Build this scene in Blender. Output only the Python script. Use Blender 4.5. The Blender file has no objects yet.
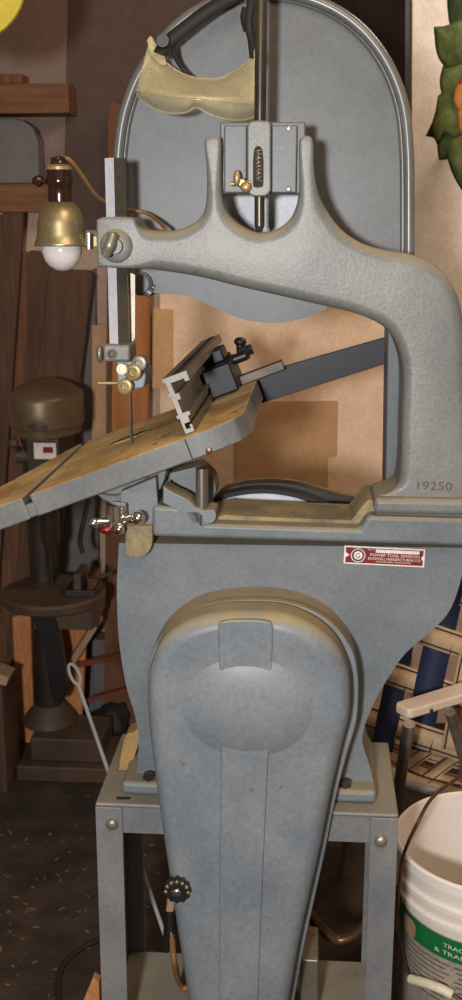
import bpy, bmesh, math, random
from mathutils import Vector, Matrix, noise
random.seed(7)
sc = bpy.context.scene
COL = sc.collection
# ------------------------------------------------------------------ camera
F = 1080.0; PITCH = math.radians(14.0); YAW = math.radians(4.3)
CAM = Vector((0.0, -1.30, 1.30))
fwd = Vector((-math.sin(YAW)*math.cos(PITCH), math.cos(YAW)*math.cos(PITCH), -math.sin(PITCH)))
rgt = Vector((math.cos(YAW), math.sin(YAW), 0)); up = rgt.cross(fwd)
cd = bpy.data.cameras.new('camera'); cam = bpy.data.objects.new('camera', cd); COL.objects.link(cam)
cam.matrix_world = Matrix(((rgt.x, up.x, -fwd.x, CAM.x), (rgt.y, up.y, -fwd.y, CAM.y), (rgt.z, up.z, -fwd.z, CAM.z), (0, 0, 0, 1)))
cd.sensor_fit = 'VERTICAL'; cd.sensor_height = 36.0; cd.lens = 36.0*F/1000.0; cd.clip_start = .02
cd.dof.use_dof = True; cd.dof.focus_distance = 1.42; cd.dof.aperture_fstop = 9.0
sc.camera = cam
def ray(px, py): return (fwd + rgt*((px-231)/F) + up*((500-py)/F))
def P(px, py, Y):
    d = ray(px, py); return CAM + d*((Y-CAM.y)/d.y)
def PZ(px, py, Z):
    d = ray(px, py); return CAM + d*((Z-CAM.z)/d.z)
def PP(px, py, o, n):
    d = ray(px, py); return CAM + d*((o-CAM).dot(n)/d.dot(n))

# ------------------------------------------------------------------ materials
MATS = {}
def lin(c):
    f = lambda v: v/12.92 if v <= .04045 else ((v+.055)/1.055)**2.4
    return (f(c[0]/255), f(c[1]/255), f(c[2]/255), 1)
def mat(name, c, c2=None, rough=.5, metal=0, ns=6, amt=.5, bump=0, bs=60, dust=0, dustc=(138,126,98), spec=.5, stretch=None, coat=0, speck=None, trans=0, alpha=1, wear=1.0):
    m = bpy.data.materials.new(name); m.use_nodes = True; nt = m.node_tree; N = nt.nodes; L = nt.links
    b = N['Principled BSDF']; b.inputs['Roughness'].default_value = rough; b.inputs['Metallic'].default_value = metal
    b.inputs['Specular IOR Level'].default_value = spec; b.inputs['Coat Weight'].default_value = coat
    b.inputs['Transmission Weight'].default_value = trans; b.inputs['Alpha'].default_value = alpha
    tc = N.new('ShaderNodeTexCoord'); mp = N.new('ShaderNodeMapping'); L.new(tc.outputs['Object'], mp.inputs[0])
    if stretch: mp.inputs['Scale'].default_value = stretch
    n = N.new('ShaderNodeTexNoise'); n.inputs['Scale'].default_value = ns; n.inputs['Detail'].default_value = 6; L.new(mp.outputs[0], n.inputs['Vector'])
    r = N.new('ShaderNodeValToRGB'); r.color_ramp.elements[0].position = .5-.2/max(amt,.1)*.5; r.color_ramp.elements[1].position = .5+.2/max(amt,.1)*.5
    r.color_ramp.elements[0].color = lin(c); r.color_ramp.elements[1].color = lin(c2 or tuple(min(255, v*1.12) for v in c))
    L.new(n.outputs['Fac'], r.inputs[0]); col = r.outputs[0]
    if speck:
        n2 = N.new('ShaderNodeTexNoise'); n2.inputs['Scale'].default_value = speck[1]; n2.inputs['Detail'].default_value = 3; L.new(mp.outputs[0], n2.inputs['Vector'])
        r2 = N.new('ShaderNodeMapRange'); r2.inputs[1].default_value = speck[2]; r2.inputs[2].default_value = speck[2]+.06; L.new(n2.outputs['Fac'], r2.inputs[0])
        mx = N.new('ShaderNodeMix'); mx.data_type = 'RGBA'; L.new(r2.outputs[0], mx.inputs[0]); L.new(col, mx.inputs[6]); mx.inputs[7].default_value = lin(speck[0]); col = mx.outputs[2]
    fg = N.new('ShaderNodeTexNoise'); fg.inputs['Scale'].default_value = 170; fg.inputs['Detail'].default_value = 5; fg.inputs['Roughness'].default_value = .7; L.new(tc.outputs['Object'], fg.inputs['Vector'])
    lg_ = N.new('ShaderNodeTexNoise'); lg_.inputs['Scale'].default_value = 19; lg_.inputs['Detail'].default_value = 7; lg_.inputs['Roughness'].default_value = .65; L.new(mp.outputs[0], lg_.inputs['Vector'])
    ra1 = N.new('ShaderNodeMapRange'); ra1.inputs[1].default_value = .3; ra1.inputs[2].default_value = .7; ra1.inputs[3].default_value = 1-.16*wear; ra1.inputs[4].default_value = 1+.12*wear; L.new(fg.outputs['Fac'], ra1.inputs[0])
    ra2 = N.new('ShaderNodeMapRange'); ra2.inputs[1].default_value = .3; ra2.inputs[2].default_value = .7; ra2.inputs[3].default_value = 1-.13*wear; ra2.inputs[4].default_value = 1+.09*wear; L.new(lg_.outputs['Fac'], ra2.inputs[0])
    mm_ = N.new('ShaderNodeMath'); mm_.operation = 'MULTIPLY'; L.new(ra1.outputs[0], mm_.inputs[0]); L.new(ra2.outputs[0], mm_.inputs[1])
    vm = N.new('ShaderNodeVectorMath'); vm.operation = 'SCALE'; L.new(col, vm.inputs[0]); L.new(mm_.outputs[0], vm.inputs['Scale']); col = vm.outputs[0]
    if dust:
        g = N.new('ShaderNodeNewGeometry'); s = N.new('ShaderNodeSeparateXYZ'); L.new(g.outputs['Normal'], s.inputs[0])
        mr = N.new('ShaderNodeMapRange'); mr.inputs[1].default_value = .28; mr.inputs[2].default_value = .7; L.new(s.outputs['Z'], mr.inputs[0])
        n3 = N.new('ShaderNodeTexNoise'); n3.inputs['Scale'].default_value = 26; n3.inputs['Detail'].default_value = 8; L.new(tc.outputs['Object'], n3.inputs['Vector'])
        mr3 = N.new('ShaderNodeMapRange'); mr3.inputs[1].default_value = .38; mr3.inputs[2].default_value = .6; mr3.inputs[3].default_value = .6; L.new(n3.outputs['Fac'], mr3.inputs[0])
        mu = N.new('ShaderNodeMath'); mu.operation = 'MULTIPLY'; L.new(mr.outputs[0], mu.inputs[0]); L.new(mr3.outputs[0], mu.inputs[1])
        mu2 = N.new('ShaderNodeMath'); mu2.operation = 'MULTIPLY'; L.new(mu.outputs[0], mu2.inputs[0]); mu2.inputs[1].default_value = dust
        mx = N.new('ShaderNodeMix'); mx.data_type = 'RGBA'; L.new(mu2.outputs[0], mx.inputs[0]); L.new(col, mx.inputs[6]); mx.inputs[7].default_value = lin(dustc); col = mx.outputs[2]
        ra = N.new('ShaderNodeMath'); ra.operation = 'MULTIPLY_ADD'; L.new(mu2.outputs[0], ra.inputs[0]); ra.inputs[1].default_value = .9-rough; ra.inputs[2].default_value = rough; L.new(ra.outputs[0], b.inputs['Roughness'])
    L.new(col, b.inputs['Base Color'])
    if bump:
        n4 = N.new('ShaderNodeTexNoise'); n4.inputs['Scale'].default_value = bs; n4.inputs['Detail'].default_value = 4; L.new(mp.outputs[0], n4.inputs['Vector'])
        bp = N.new('ShaderNodeBump'); bp.inputs['Strength'].default_value = bump; bp.inputs['Distance'].default_value = .002; L.new(n4.outputs['Fac'], bp.inputs['Height']); L.new(bp.outputs[0], b.inputs['Normal'])
    MATS[name] = m; return m
M = MATS
mat('cast', (98,101,100), (115,116,112), rough=.43, ns=9, amt=.6, spec=.5, bump=.16, bs=280, dust=.9, speck=((98,92,80), 34, .70))
mat('body', (98,105,111), (111,116,119), spec=.4, rough=.45, ns=7, amt=.6, bump=.1, bs=80, dust=.95, speck=((84,80,74), 28, .72))
mat('cover', (86,91,95), (100,103,106), spec=.35, rough=.42, ns=5, amt=.5, bump=.04, bs=40, dust=.3, speck=((160,158,150), 60, .76))
mat('rimm', (92,94,94), (106,106,102), rough=.3, ns=9, spec=.5)
mat('guard', (105,112,119), (118,123,127), spec=.4, rough=.42, ns=8, amt=.7, bump=.05, bs=60, dust=1.0, dustc=(146,132,98), speck=((92,86,74), 42, .73))
mat('stand', (106,108,112), (120,119,117), rough=.45, ns=9, amt=.7, bump=.1, dust=.7, speck=((110,84,68), 22, .72))
mat('plate', (146,152,162), (166,171,178), rough=.5, metal=.1, ns=12, speck=((60,30,22), 70, .74))  # pale tone of the disc that paints a highlight on the cover
mat('table_side', (96,99,101), (110,111,109), rough=.4, ns=10, bump=.08, speck=((96,88,76), 30, .70))
mat('table_top', (170,136,82), (224,194,134), rough=.6, ns=8, amt=.7, stretch=(1.6,1,1), bump=.15, speck=((136,106,64), 40, .64), wear=1.4)
mat('slot', (34,27,22), rough=.8)
mat('chrome', (215,215,215), rough=.12, metal=1, ns=30)
mat('steel', (150,148,142), (176,172,164), rough=.3, metal=.9, ns=20)
mat('dark_steel', (56,50,44), (84,74,62), rough=.32, metal=.5, ns=18)
mat('brass', (128,110,74), (160,142,100), rough=.4, metal=.45, ns=20)
mat('alu', (140,141,143), (154,154,152), rough=.6, metal=.0, ns=20)
mat('alu_old', (120,116,104), (150,143,126), rough=.42, metal=.6, ns=14, stretch=(1,6,1))
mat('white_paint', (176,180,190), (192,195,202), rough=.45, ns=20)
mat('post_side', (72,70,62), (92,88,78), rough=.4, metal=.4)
mat('black', (22,21,21), (32,31,30), rough=.4)
mat('rubber', (20,19,19), (30,28,27), rough=.7)
mat('bakelite', (34,18,12), (48,27,18), rough=.18, coat=.4)
mat('blue_black', (15,17,30), (24,26,40), spec=.35, rough=.45, ns=14, stretch=(1,1,8))
mat('shade', (146,132,96), (168,154,118), rough=.38, metal=.75, ns=8)
mat('bulb', (196,190,190), (204,198,196), rough=.18, wear=0)
mat('red_plate', (104,18,22), (116,24,26), rough=.4)
mat('white_ink', (205,196,190), rough=.5)
mat('grey_blue', (112,124,138), (126,136,146), rough=.4)
mat('white_knob', (214,204,180), rough=.4)
mat('red', (96,16,16), rough=.35)
mat('wall', (178,150,130), (188,160,138), rough=.85, ns=3, amt=.4)
mat('wall_dark', (124,106,98), (134,114,104), rough=.9, ns=3, amt=.4, bump=.15, bs=30)
mat('wall_brown', (82,66,59), (92,74,66), rough=.9, ns=4, amt=.4)
mat('beige', (226,194,164), (234,204,174), rough=.85, ns=4, amt=.4)
mat('tan', (184,144,104), (194,154,114), rough=.85, ns=4)
mat('white_wall', (232,220,208), (240,228,216), rough=.8, ns=3)
mat('tan_wall', (196,152,106), (204,162,116), rough=.85, ns=4)
mat('dark_wood', (24,15,12), (33,21,17), spec=.15, rough=.85, ns=6, stretch=(8,8,1))
mat('shelf_wood', (92,58,34), (120,78,46), rough=.7, ns=10, stretch=(1,8,8))
mat('old_board', (92,60,40), (120,80,54), rough=.85, ns=9, stretch=(9,9,1))
mat('old_board_dark', (66,44,32), (90,62,44), rough=.85, ns=9, stretch=(9,9,1))
mat('stud', (150,92,50), (176,112,64), rough=.8, ns=9, stretch=(9,9,1))
mat('stud_dark', (92,60,36), (112,74,46), rough=.8, ns=9, stretch=(9,9,1))
mat('scrap', (170,110,62), (196,136,84), rough=.85, ns=14, stretch=(8,8,2))
mat('scrap_pale', (150,122,96), (172,144,114), rough=.85, ns=14)
mat('sandy', (112,104,84), (146,130,92), rough=.85, ns=30, amt=.6, bump=.3, wear=1.6)
mat('scrap_dusty', (140,112,68), (166,136,86), rough=.9, ns=30, speck=((96,80,52), 34, .6))
mat('red_brown', (104,48,32), (124,60,42), rough=.8, ns=14)
mat('grey_box', (96,92,92), (106,102,100), rough=.7)
mat('drill', (84,70,52), (112,96,72), rough=.45, metal=.35, ns=7, speck=((62,46,32), 12, .58))
mat('drill_dark', (40,33,28), (58,46,37), rough=.5, metal=.2, ns=12)
mat('drill_base', (56,44,34), (82,64,48), rough=.6, ns=12)
mat('paper', (196,184,176), rough=.6)
mat('floor', (36,28,21), (62,49,37), rough=.85, ns=14, amt=.7, bump=1, bs=40, speck=((100,78,54), 60, .66))
mat('chips', (104,78,52), (134,102,72), rough=.9, ns=40)
mat('web_tan', (180,152,118), (194,166,132), rough=.8, ns=30)
mat('web_black', (26,22,24), rough=.8)
mat('web_blue', (16,28,60), (22,36,72), rough=.75, ns=30)
mat('arm_white', (210,190,172), (220,202,184), rough=.5, ns=20)
mat('bucket', (222,212,202), (230,222,212), rough=.4, ns=5, wear=.25)
mat('label', (150,138,128), (160,148,138), rough=.5, ns=120, amt=2)
mat('green', (14,104,50), (18,112,56), rough=.4)
mat('cord_brown', (74,38,26), rough=.5)
mat('cord_tan', (110,78,44), (134,98,60), rough=.6)
mat('copper', (84,58,42), (112,80,58), rough=.35, metal=.6)
mat('yellow', (196,178,40), (204,186,50), rough=.5)
mat('leaf', (66,80,42), (104,116,66), spec=.15, rough=.9, ns=26, amt=.8, bump=.5, wear=1.6)
mat('leaf_dark', (50,62,40), (74,86,54), spec=.15, rough=.9, ns=22)
mat('petal', (196,120,50), (206,140,66), rough=.6, ns=20, speck=((170,34,24), 34, .58))
mat('petal_red', (168,34,24), (190,60,36), rough=.5)
mat('vinyl', (200,186,140), (220,206,164), rough=.16, ns=14, alpha=.45, coat=.6)
mat('vinyl_vent', (104,86,52), rough=.5, alpha=.7)
mat('vinyl_clear', (176,168,136), (190,180,148), rough=.15, ns=14, alpha=.42, coat=.5)
mat('rust_ink', (86,66,56), rough=.8)

# ------------------------------------------------------------------ mesh helpers
def new(): return bmesh.new()
def crv(pts, n=6, closed=True):
    """Catmull-Rom through px points; a point with a third item 'c' is a sharp corner."""
    out = []; k = len(pts); segs = k if closed else k-1
    for i in range(segs):
        p1 = pts[i]; p2 = pts[(i+1) % k]
        p0 = pts[i-1] if (closed or i > 0) else p1; p3 = pts[(i+2) % k] if (closed or i+2 < k) else p2
        a1 = len(p1) > 2; a2 = len(p2) > 2
        if a1: p0 = p1
        if a2: p3 = p2
        if a1 and a2: out.append((p1[0], p1[1])); continue
        for j in range(n):
            t = j/n
            q = []
            for d in (0, 1):
                q.append(.5*((2*p1[d])+(-p0[d]+p2[d])*t+(2*p0[d]-5*p1[d]+4*p2[d]-p3[d])*t*t+(-p0[d]+3*p1[d]-3*p2[d]+p3[d])*t**3))
            out.append(tuple(q))
    if not closed: out.append((pts[-1][0], pts[-1][1]))
    return out
def ext(bm, front, vec):
    """closed polygon of world points extruded along vec"""
    vec = Vector(vec); a = [bm.verts.new(p) for p in front]; b = [bm.verts.new(Vector(p)+vec) for p in front]; n = len(a)
    fs = [bm.faces.new(a), bm.faces.new(b[::-1])]
    for i in range(n): fs.append(bm.faces.new((a[i], b[i], b[(i+1) % n], a[(i+1) % n])))
    return fs
def plate(bm, pts, y0, y1): return ext(bm, [P(x, y, y0) for x, y in pts], (0, y1-y0, 0))
def box(bm, x0, x1, y0, y1, z0, z1):
    return ext(bm, [(x0, y0, z0), (x1, y0, z0), (x1, y0, z1), (x0, y0, z1)], (0, y1-y0, 0))
def round_plate(bm, pts, y0, y1, rf, seg=6):
    """plate whose front edge is rounded with a radius that may vary along the outline"""
    W = [P(x, y, y0+.006) for x, y in pts]; n = len(W); area = sum(W[i].x*W[(i+1) % n].z-W[(i+1) % n].x*W[i].z for i in range(n)); sg = 1 if area > 0 else -1
    nr = []
    for i in range(n):
        a = (W[i]-W[i-1]); c = (W[(i+1) % n]-W[i]); a.y = c.y = 0
        t = (a.normalized()+c.normalized()).normalized(); nr.append(Vector((-t.z*sg, 0, t.x*sg)))
    rr = [rf(x, y) for x, y in pts]
    for _ in range(2): rr = [(rr[i-1]+rr[i]*2+rr[(i+1) % n])/4 for i in range(n)]
    rings = []
    for k in range(seg+1):
        a = k/seg*math.pi/2; ring = []
        for i in range(n):
            r = rr[i]; p = W[i]+nr[i]*r*(1-math.sin(a)); ring.append(bm.verts.new((p.x, y0+r*(1-math.cos(a)), p.z)))
        rings.append(ring)
    rings.append([bm.verts.new((W[i].x, y1, W[i].z)) for i in range(n)])
    for A, B in zip(rings, rings[1:]):
        for i in range(n): bm.faces.new((A[i], A[(i+1) % n], B[(i+1) % n], B[i]))
    from mathutils.geometry import delaunay_2d_cdt
    for ring in (rings[0], rings[-1]):
        vo, eo, fo, ov, oe, of = delaunay_2d_cdt([Vector((v.co.x, v.co.z)) for v in ring], [], [list(range(n))], 1, 1e-6)
        vs = [ring[ov[i][0]] if ov[i] else bm.verts.new((vo[i].x, ring[0].co.y, vo[i].y)) for i in range(len(vo))]
        for f in fo:
            try: bm.faces.new([vs[i] for i in f])
            except ValueError: pass
def pbox(bm, px0, py0, px1, py1, y0, y1):
    """world-aligned box whose front face spans the picture rectangle at depth y0"""
    a = P(px0, (py0+py1)/2, y0).x; b = P(px1, (py0+py1)/2, y0).x; cx = (px0+px1)/2
    return box(bm, a, b, y0, y1, P(cx, py1, y0).z, P(cx, py0, y0).z)
def frame_of(d):
    d = Vector(d).normalized(); a = Vector((0, 0, 1)) if abs(d.z) < .9 else Vector((1, 0, 0))
    u = d.cross(a).normalized(); return u, d.cross(u)
def tube(bm, path, r, seg=10, cap=True, closed=False):
    path = [Vector(p) for p in path]; n = len(path); rings = []; u = None
    rr = r if isinstance(r, (list, tuple)) else [r]*n
    for i, p in enumerate(path):
        if closed: d = path[(i+1) % n]-path[i-1]
        else: d = path[min(i+1, n-1)]-path[max(i-1, 0)]
        d.normalize()
        if u is None: u, v = frame_of(d)
        else:
            u = (u-d*u.dot(d)).normalized(); v = d.cross(u)
        rings.append([bm.verts.new(p+(u*math.cos(2*math.pi*k/seg)+v*math.sin(2*math.pi*k/seg))*rr[i]) for k in range(seg)])
    m = n if closed else n-1
    for i in range(m):
        A = rings[i]; B = rings[(i+1) % n]
        for k in range(seg): bm.faces.new((A[k], A[(k+1) % seg], B[(k+1) % seg], B[k]))
    if cap and not closed: bm.faces.new(rings[0][::-1]); bm.faces.new(rings[-1])
def smooth_path(pts, n=8):
    k = len(pts); out = []
    pts = [Vector(p) for p in pts]
    for i in range(k-1):
        p0 = pts[max(i-1, 0)]; p1 = pts[i]; p2 = pts[i+1]; p3 = pts[min(i+2, k-1)]
        for j in range(n):
            t = j/n; out.append(.5*((2*p1)+(p2-p0)*t+(2*p0-5*p1+4*p2-p3)*t*t+(3*p1-p0-3*p2+p3)*t**3))
    return out+[pts[-1]]
def cyl(bm, a, b, r, seg=20, r2=None): tube(bm, [a, b], [r, r if r2 is None else r2], seg)
def lathe(bm, o, axis, prof, seg=28, cap=True):
    """prof: (distance along axis, radius)"""
    o = Vector(o); d = Vector(axis).normalized(); u, v = frame_of(d); rings = []
    for h, r in prof:
        rings.append([bm.verts.new(o+d*h+(u*math.cos(2*math.pi*k/seg)+v*math.sin(2*math.pi*k/seg))*max(r, 1e-4)) for k in range(seg)])
    for A, B in zip(rings, rings[1:]):
        for k in range(seg): bm.faces.new((A[k], A[(k+1) % seg], B[(k+1) % seg], B[k]))
    if cap: bm.faces.new(rings[0][::-1]); bm.faces.new(rings[-1])
def ball(bm, c, r, s=(1, 1, 1)):
    m = Matrix.Translation(c) @ Matrix.Diagonal((r*s[0], r*s[1], r*s[2], 1)); bmesh.ops.create_uvsphere(bm, u_segments=20, v_segments=12, radius=1, matrix=m)
def text(bm, s, size, o, xd, yd, depth=.0004, ax='LEFT', bend=None, width=None):
    c = bpy.data.curves.new('lettering', 'FONT'); c.body = s; c.size = size; c.extrude = 0; c.align_x = ax; c.resolution_u = 3
    t = bpy.data.objects.new('lettering', c); COL.objects.link(t); bpy.context.view_layer.update()
    me = bpy.data.meshes.new_from_object(t.evaluated_get(bpy.context.evaluated_depsgraph_get()))
    xs = [v.co.x for v in me.vertices]; k = (width/(max(xs)-min(xs))) if width else 1
    o = Vector(o); xd = Vector(xd).normalized(); yd = Vector(yd).normalized(); nd = xd.cross(yd)
    vs = []
    for v in me.vertices: vs.append(bm.verts.new(bend(v.co.x*k, v.co.y) if bend else o+xd*v.co.x*k+yd*v.co.y+nd*depth))
    for p in me.polygons:
        try: bm.faces.new([vs[i] for i in p.vertices])
        except ValueError: pass
    bpy.data.objects.remove(t); bpy.data.curves.remove(c); bpy.data.meshes.remove(me)
def root_loc(p):
    while p.parent: p = p.parent
    return p.location.copy()
def obj(name, bm, m, parent=None, bevel=0, seg=2, smooth=True, angle=40, solid=0, mats=None, weld=True, keepn=False):
    if weld: bmesh.ops.remove_doubles(bm, verts=bm.verts, dist=1e-6)
    if not keepn: bmesh.ops.recalc_face_normals(bm, faces=bm.faces)
    if parent: off = root_loc(parent)
    else:
        xs = [v.co for v in bm.verts]; off = Vector(((min(v.x for v in xs)+max(v.x for v in xs))/2, (min(v.y for v in xs)+max(v.y for v in xs))/2, min(v.z for v in xs)))
    bmesh.ops.translate(bm, verts=bm.verts, vec=-off)
    me = bpy.data.meshes.new(name); bm.to_mesh(me); bm.free()
    o = bpy.data.objects.new(name, me); COL.objects.link(o)
    for mm in ([m]+(mats or [])): me.materials.append(M[mm])
    if parent: o.parent = parent
    else: o.location = off
    if smooth:
        for p in me.polygons: p.use_smooth = True
        try: me.set_sharp_from_angle(angle=math.radians(angle))
        except Exception: pass
    if solid:
        s = o.modifiers.new('solidify', 'SOLIDIFY'); s.thickness = solid; s.offset = 0
    if bevel:
        b = o.modifiers.new('bevel', 'BEVEL'); b.width = bevel; b.segments = seg; b.limit_method = 'ANGLE'; b.angle_limit = math.radians(35); b.harden_normals = True
    return o
def thing(name, label, cat, loc, group=None):
    o = bpy.data.objects.new(name, None); COL.objects.link(o); o.location = loc; o.empty_display_size = .05
    o['label'] = label; o['category'] = cat
    if group: o['group'] = group
    return o
def tag(o, label, cat, group=None, kind=None):
    o['label'] = label; o['category'] = cat
    if group: o['group'] = group
    if kind: o['kind'] = kind
    return o
def struct(name, bm, m, **k):
    o = obj(name, bm, m, **k); o['kind'] = 'structure'; return o

# ================================================================== SETTING
WY = 1.45
b = new(); box(b, -1.6, 2.2, -2.4, WY+.1, -.05, 0); struct('floor', b, 'floor', smooth=False)
b = new(); box(b, -1.6, 2.2, WY, WY+.1, 0, 2.5); struct('wall_back', b, 'wall', smooth=False)
b = new(); box(b, -1.6, -1.5, -2.4, WY, 0, 2.5); struct('wall_left', b, 'wall_dark', smooth=False)
b = new(); box(b, 2.1, 2.2, -2.4, WY, 0, 2.5); struct('wall_right', b, 'tan_wall', smooth=False)

# ================================================================== SAW STAND
ST = P(95, 803, 0).z                       # height of the stand top
xl = P(95, 805, 0).x; xr = P(399, 812, 0).x; SD = PZ(386, 742, ST).y; print('SD', SD)
stand = thing('saw_stand', 'grey steel four-legged stand carrying the bandsaw, dusty with sawdust', 'stand', ((xl+xr)/2, SD/2, 0))
b = new(); ext(b, [(xl, 0, ST-.006), (xr, 0, ST-.006), (xr, SD, ST-.006), (xl, SD, ST-.006)], (0, 0, .006))
obj('stand_top', b, 'stand', stand, bevel=.003)
aw = .042
for nm, y0, y1 in (('apron', .001, .004), ('apron', SD-.004, SD-.001)):
    b = new(); box(b, xl+.002, xr-.002, y0+.003, y1+.003 if y0 < .1 else y1-.003, ST-.046, ST-.006); obj('apron', b, 'stand', stand, bevel=.001)
for x in (xl, xr-.003):
    b = new(); box(b, x, x+.003, .004, SD-.004, ST-.046, ST-.006); obj('side_apron', b, 'stand', stand)
lw = .037
for sx, X in ((1, xl), (-1, xr)):
    for sy, Y in ((1, 0), (-1, SD)):
        b = new(); t = .003; lw = .037 if sy == 1 else .030
        pts = [(0, 0), (lw, 0), (lw, t), (t, t), (t, lw*.8), (0, lw*.8)]
        if sx*sy < 0: pts = pts[::-1]
        ext(b, [(X+sx*a, Y+sy*c, 0) for a, c in pts], (0, 0, ST-.006))
        lg = obj('leg', b, 'stand', stand, bevel=.0012)
        if sy == 1:
            b = new(); bx = P(112 if sx == 1 else 381, 824 if sx == 1 else 841, 0)
            lathe(b, bx, (0, -1, 0), [(0, .0088), (.002, .0085), (.0045, .006), (.0055, .002)], 18); obj('bolt_head', b, 'alu_old', lg)
SZ = P(150, 950, SD).z
b = new(); box(b, xl+.004, xr-.004, .004, SD-.004, SZ-.004, SZ); box(b, xl+.004, xr-.004, .004, .008, SZ-.05, SZ)
obj('shelf', b, 'stand', stand, bevel=.001)
b = new(); ext(b, [PZ(x, y, ST+.0004) for x, y in ((116, 797), (131, 797), (130, 799.5), (117, 799.5))], (0, 0, .0004)); obj('slot_hole', b, 'slot', stand, smooth=False)

# ================================================================== BAND SAW
saw = thing('band_saw', 'large grey cast iron vertical bandsaw seen from behind with tilted table', 'bandsaw', ((xl+xr)/2, .15, ST))
# base casting: feet and flared lower body
BY = .05
b = new()
plate(b, crv([(119,543,'c'),(117,590),(119,640),(126,685),(134,712),(138,732),(138,760),(134,790,'c'),(376,800,'c'),(371,770),(363,745),(364,728),(374,703),(388,678),(404,655),(424,637),(446,616),(458,590),(468,548,'c')], 5), BY, BY+.11)

for v in b.verts: v.co.z = max(v.co.z, ST+.004)
obj('lower_frame', b, 'body', saw, bevel=.008, seg=3)
b = new(); x0 = P(121, 797, .03).x; x1 = P(376, 805, .03).x
def foot(b, pxa, pxb):
    a = P(pxa, 797, .02).x; c = P(pxb, 797, .02).x
    box(b, a, c, .022, min(.2, SD-.02), ST+.0012, ST+.020)
foot(b, 121, 215); obj('base_foot', b, 'body', saw, bevel=.007, seg=3)
b = new(); foot(b, 300, 377)
obj('base_foot', b, 'body', saw, bevel=.007, seg=3)
for px, py, Y in ((149, 774, .036), (345, 787, .036)):
    b = new(); c = P(px, py, Y); c.z = ST+.0195; lathe(b, c, (0, 0, 1), [(0, .009), (.006, .009), (.009, .006)], 6); obj('foot_bolt', b, 'dark_steel', saw)
# upper part of the lower casting with the ledge
b = new(); zt = P(300, 515, .06).z; zb = P(300, 540, .06).z
plate(b, crv([(152,506,'c'),(203,508,'c'),(207,524,'c'),(360,529,'c'),(368,516,'c'),(478,519,'c'),(478,547,'c'),(152,537,'c')],2), .035, .145)
obj('deck_casting', b, 'body', saw, bevel=.006, seg=3)
# recess lip, the raised sandy rim round the lower wheel opening
b = new(); plate(b, crv([(211,523,'c'),(214,518),(226,515),(240,516),(340,520),(352,519),(360,509),(368,500,'c'),(376,500,'c'),(376,527,'c'),(211,525,'c')], 3), .060, .148)
obj('recess_lip', b, 'sandy', saw, bevel=.005, seg=3)
b = new(); plate(b, crv([(216,496,'c'),(226,487),(245,481.5),(275,480),(300,483),(325,490),(350,496),(378,499,'c'),(378,520,'c'),(216,520,'c')], 5), .250, .268)
obj('guard_lip', b, 'sandy', saw, bevel=.003)
# lower wheel
WYc = .205; wc = P(264, 610, WYc); wr = (P(264, 487, WYc)-wc).length
def wheel(c, r):
    w = new(); lathe(w, c+Vector((0, -.011, 0)), (0, 1, 0), [(0, r*.86), (0, r*.97), (.022, r*.97), (.022, r*.86), (0, r*.86)], 72, cap=False)
    lathe(w, c+Vector((0, -.014, 0)), (0, 1, 0), [(0, .004), (0, .026), (.028, .026), (.028, .004)], 30)
    for k in range(5):
        a = k*2*math.pi/5+.3; d = Vector((math.cos(a), 0, math.sin(a))); cyl(w, c+d*.02, c+d*r*.88, .010, 12)
    o = obj('wheel', w, 'white_paint', saw)
    w = new(); lathe(w, c+Vector((0, -.0125, 0)), (0, 1, 0), [(0, r*.965), (0, r), (.025, r), (.025, r*.965), (0, r*.965)], 72, cap=False)
    obj('tyre', w, 'rubber', o)
wheel(wc, wr)
b = new(); plate(b, crv([(214,501,'c'),(226,490),(245,484.5),(275,483),(300,486),(325,493.5),(350,500),(378,503,'c'),(378,520,'c'),(214,520,'c')], 5), .224, .249); obj('guard_shade', b, 'black', saw)  # black plate stands in for the shade inside the lower wheel guard
# left block below the table (sandy) and trunnion support
b = new(); plate(b, crv([(125,526,'c'),(152,526,'c'),(152,545),(146,555),(135,558),(125,555,'c')], 4), .03, .12)
obj('sand_boss', b, 'sandy', saw, bevel=.006)
b = new(); plate(b, crv([(120,492,'c'),(156,477,'c'),(158,505,'c'),(158,533,'c'),(126,533,'c'),(121,525)], 4), .042, .16)
obj('trunnion_bracket', b, 'body', saw, bevel=.004)

# upper frame: arm and column, one casting
A0 = .045; A1 = .12
arm = [(97,224),(99,219),(104,217,'c'),(130,217),(136,221),(139,227),(150,230),(176,230),(196,221),(205,207),(207,180),(206,158),(205,150),(205,141),(209,137),(217,137),(221,142),(221,185),(225,208),(236,222),(252,231),(266,232),(282,226),(294,212),(299,188),(299,146),(301,138),(308,136),(313,142),(314,168),(318,192),(328,212),(342,230),(362,243),(385,250),(410,254),(432,263),(449,279),(460,302),(465,335),(467,380),(470,440),(474,508,'c'),(474,522,'c'),(376,517,'c'),(376,497),(388,492),(398,484),(401,460),(402,420),(403,375),(399,352),(390,333),(374,321),(350,312),(315,304),(280,296),(240,287),(200,277),(170,272),(150,269,'c'),(104,267),(98,262)]
def arm_r(x, y):
    if (198 < x < 228 or 292 < x < 320) and y < 232: return (.0035 if y < 160 else .0055)+.0085*max(0, min(1, (y-175)/50))
    if x < 142 or y > 486: return .0035
    return .014
b = new(); round_plate(b, crv(arm, 4), A0, A1, arm_r)
obj('upper_frame', b, 'cast', saw, angle=70)
b = new(); box(b, P(374, 500, A0-.012).x, P(478, 500, A0-.012).x, A0-.012, A1+.01, P(420, 516, A0-.012).z, P(420, 499, A0-.012).z)
obj('column_flange', b, 'cast', saw, bevel=.008, seg=3)
b = new(); plate(b, [(388,300),(409,300),(409,490),(385,500)], .135, .205); obj('column_guard', b, 'cover', saw, bevel=.003)
b = new(); g = P(414, 489, A0); h = P(440, 490, A0); text(b, '19250', .0155, g, h-g, (0, 0, 1), depth=.0008, width=(P(449, 490, A0)-g).length)
obj('serial_number', b, 'rust_ink', saw, smooth=False, weld=False)
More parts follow.
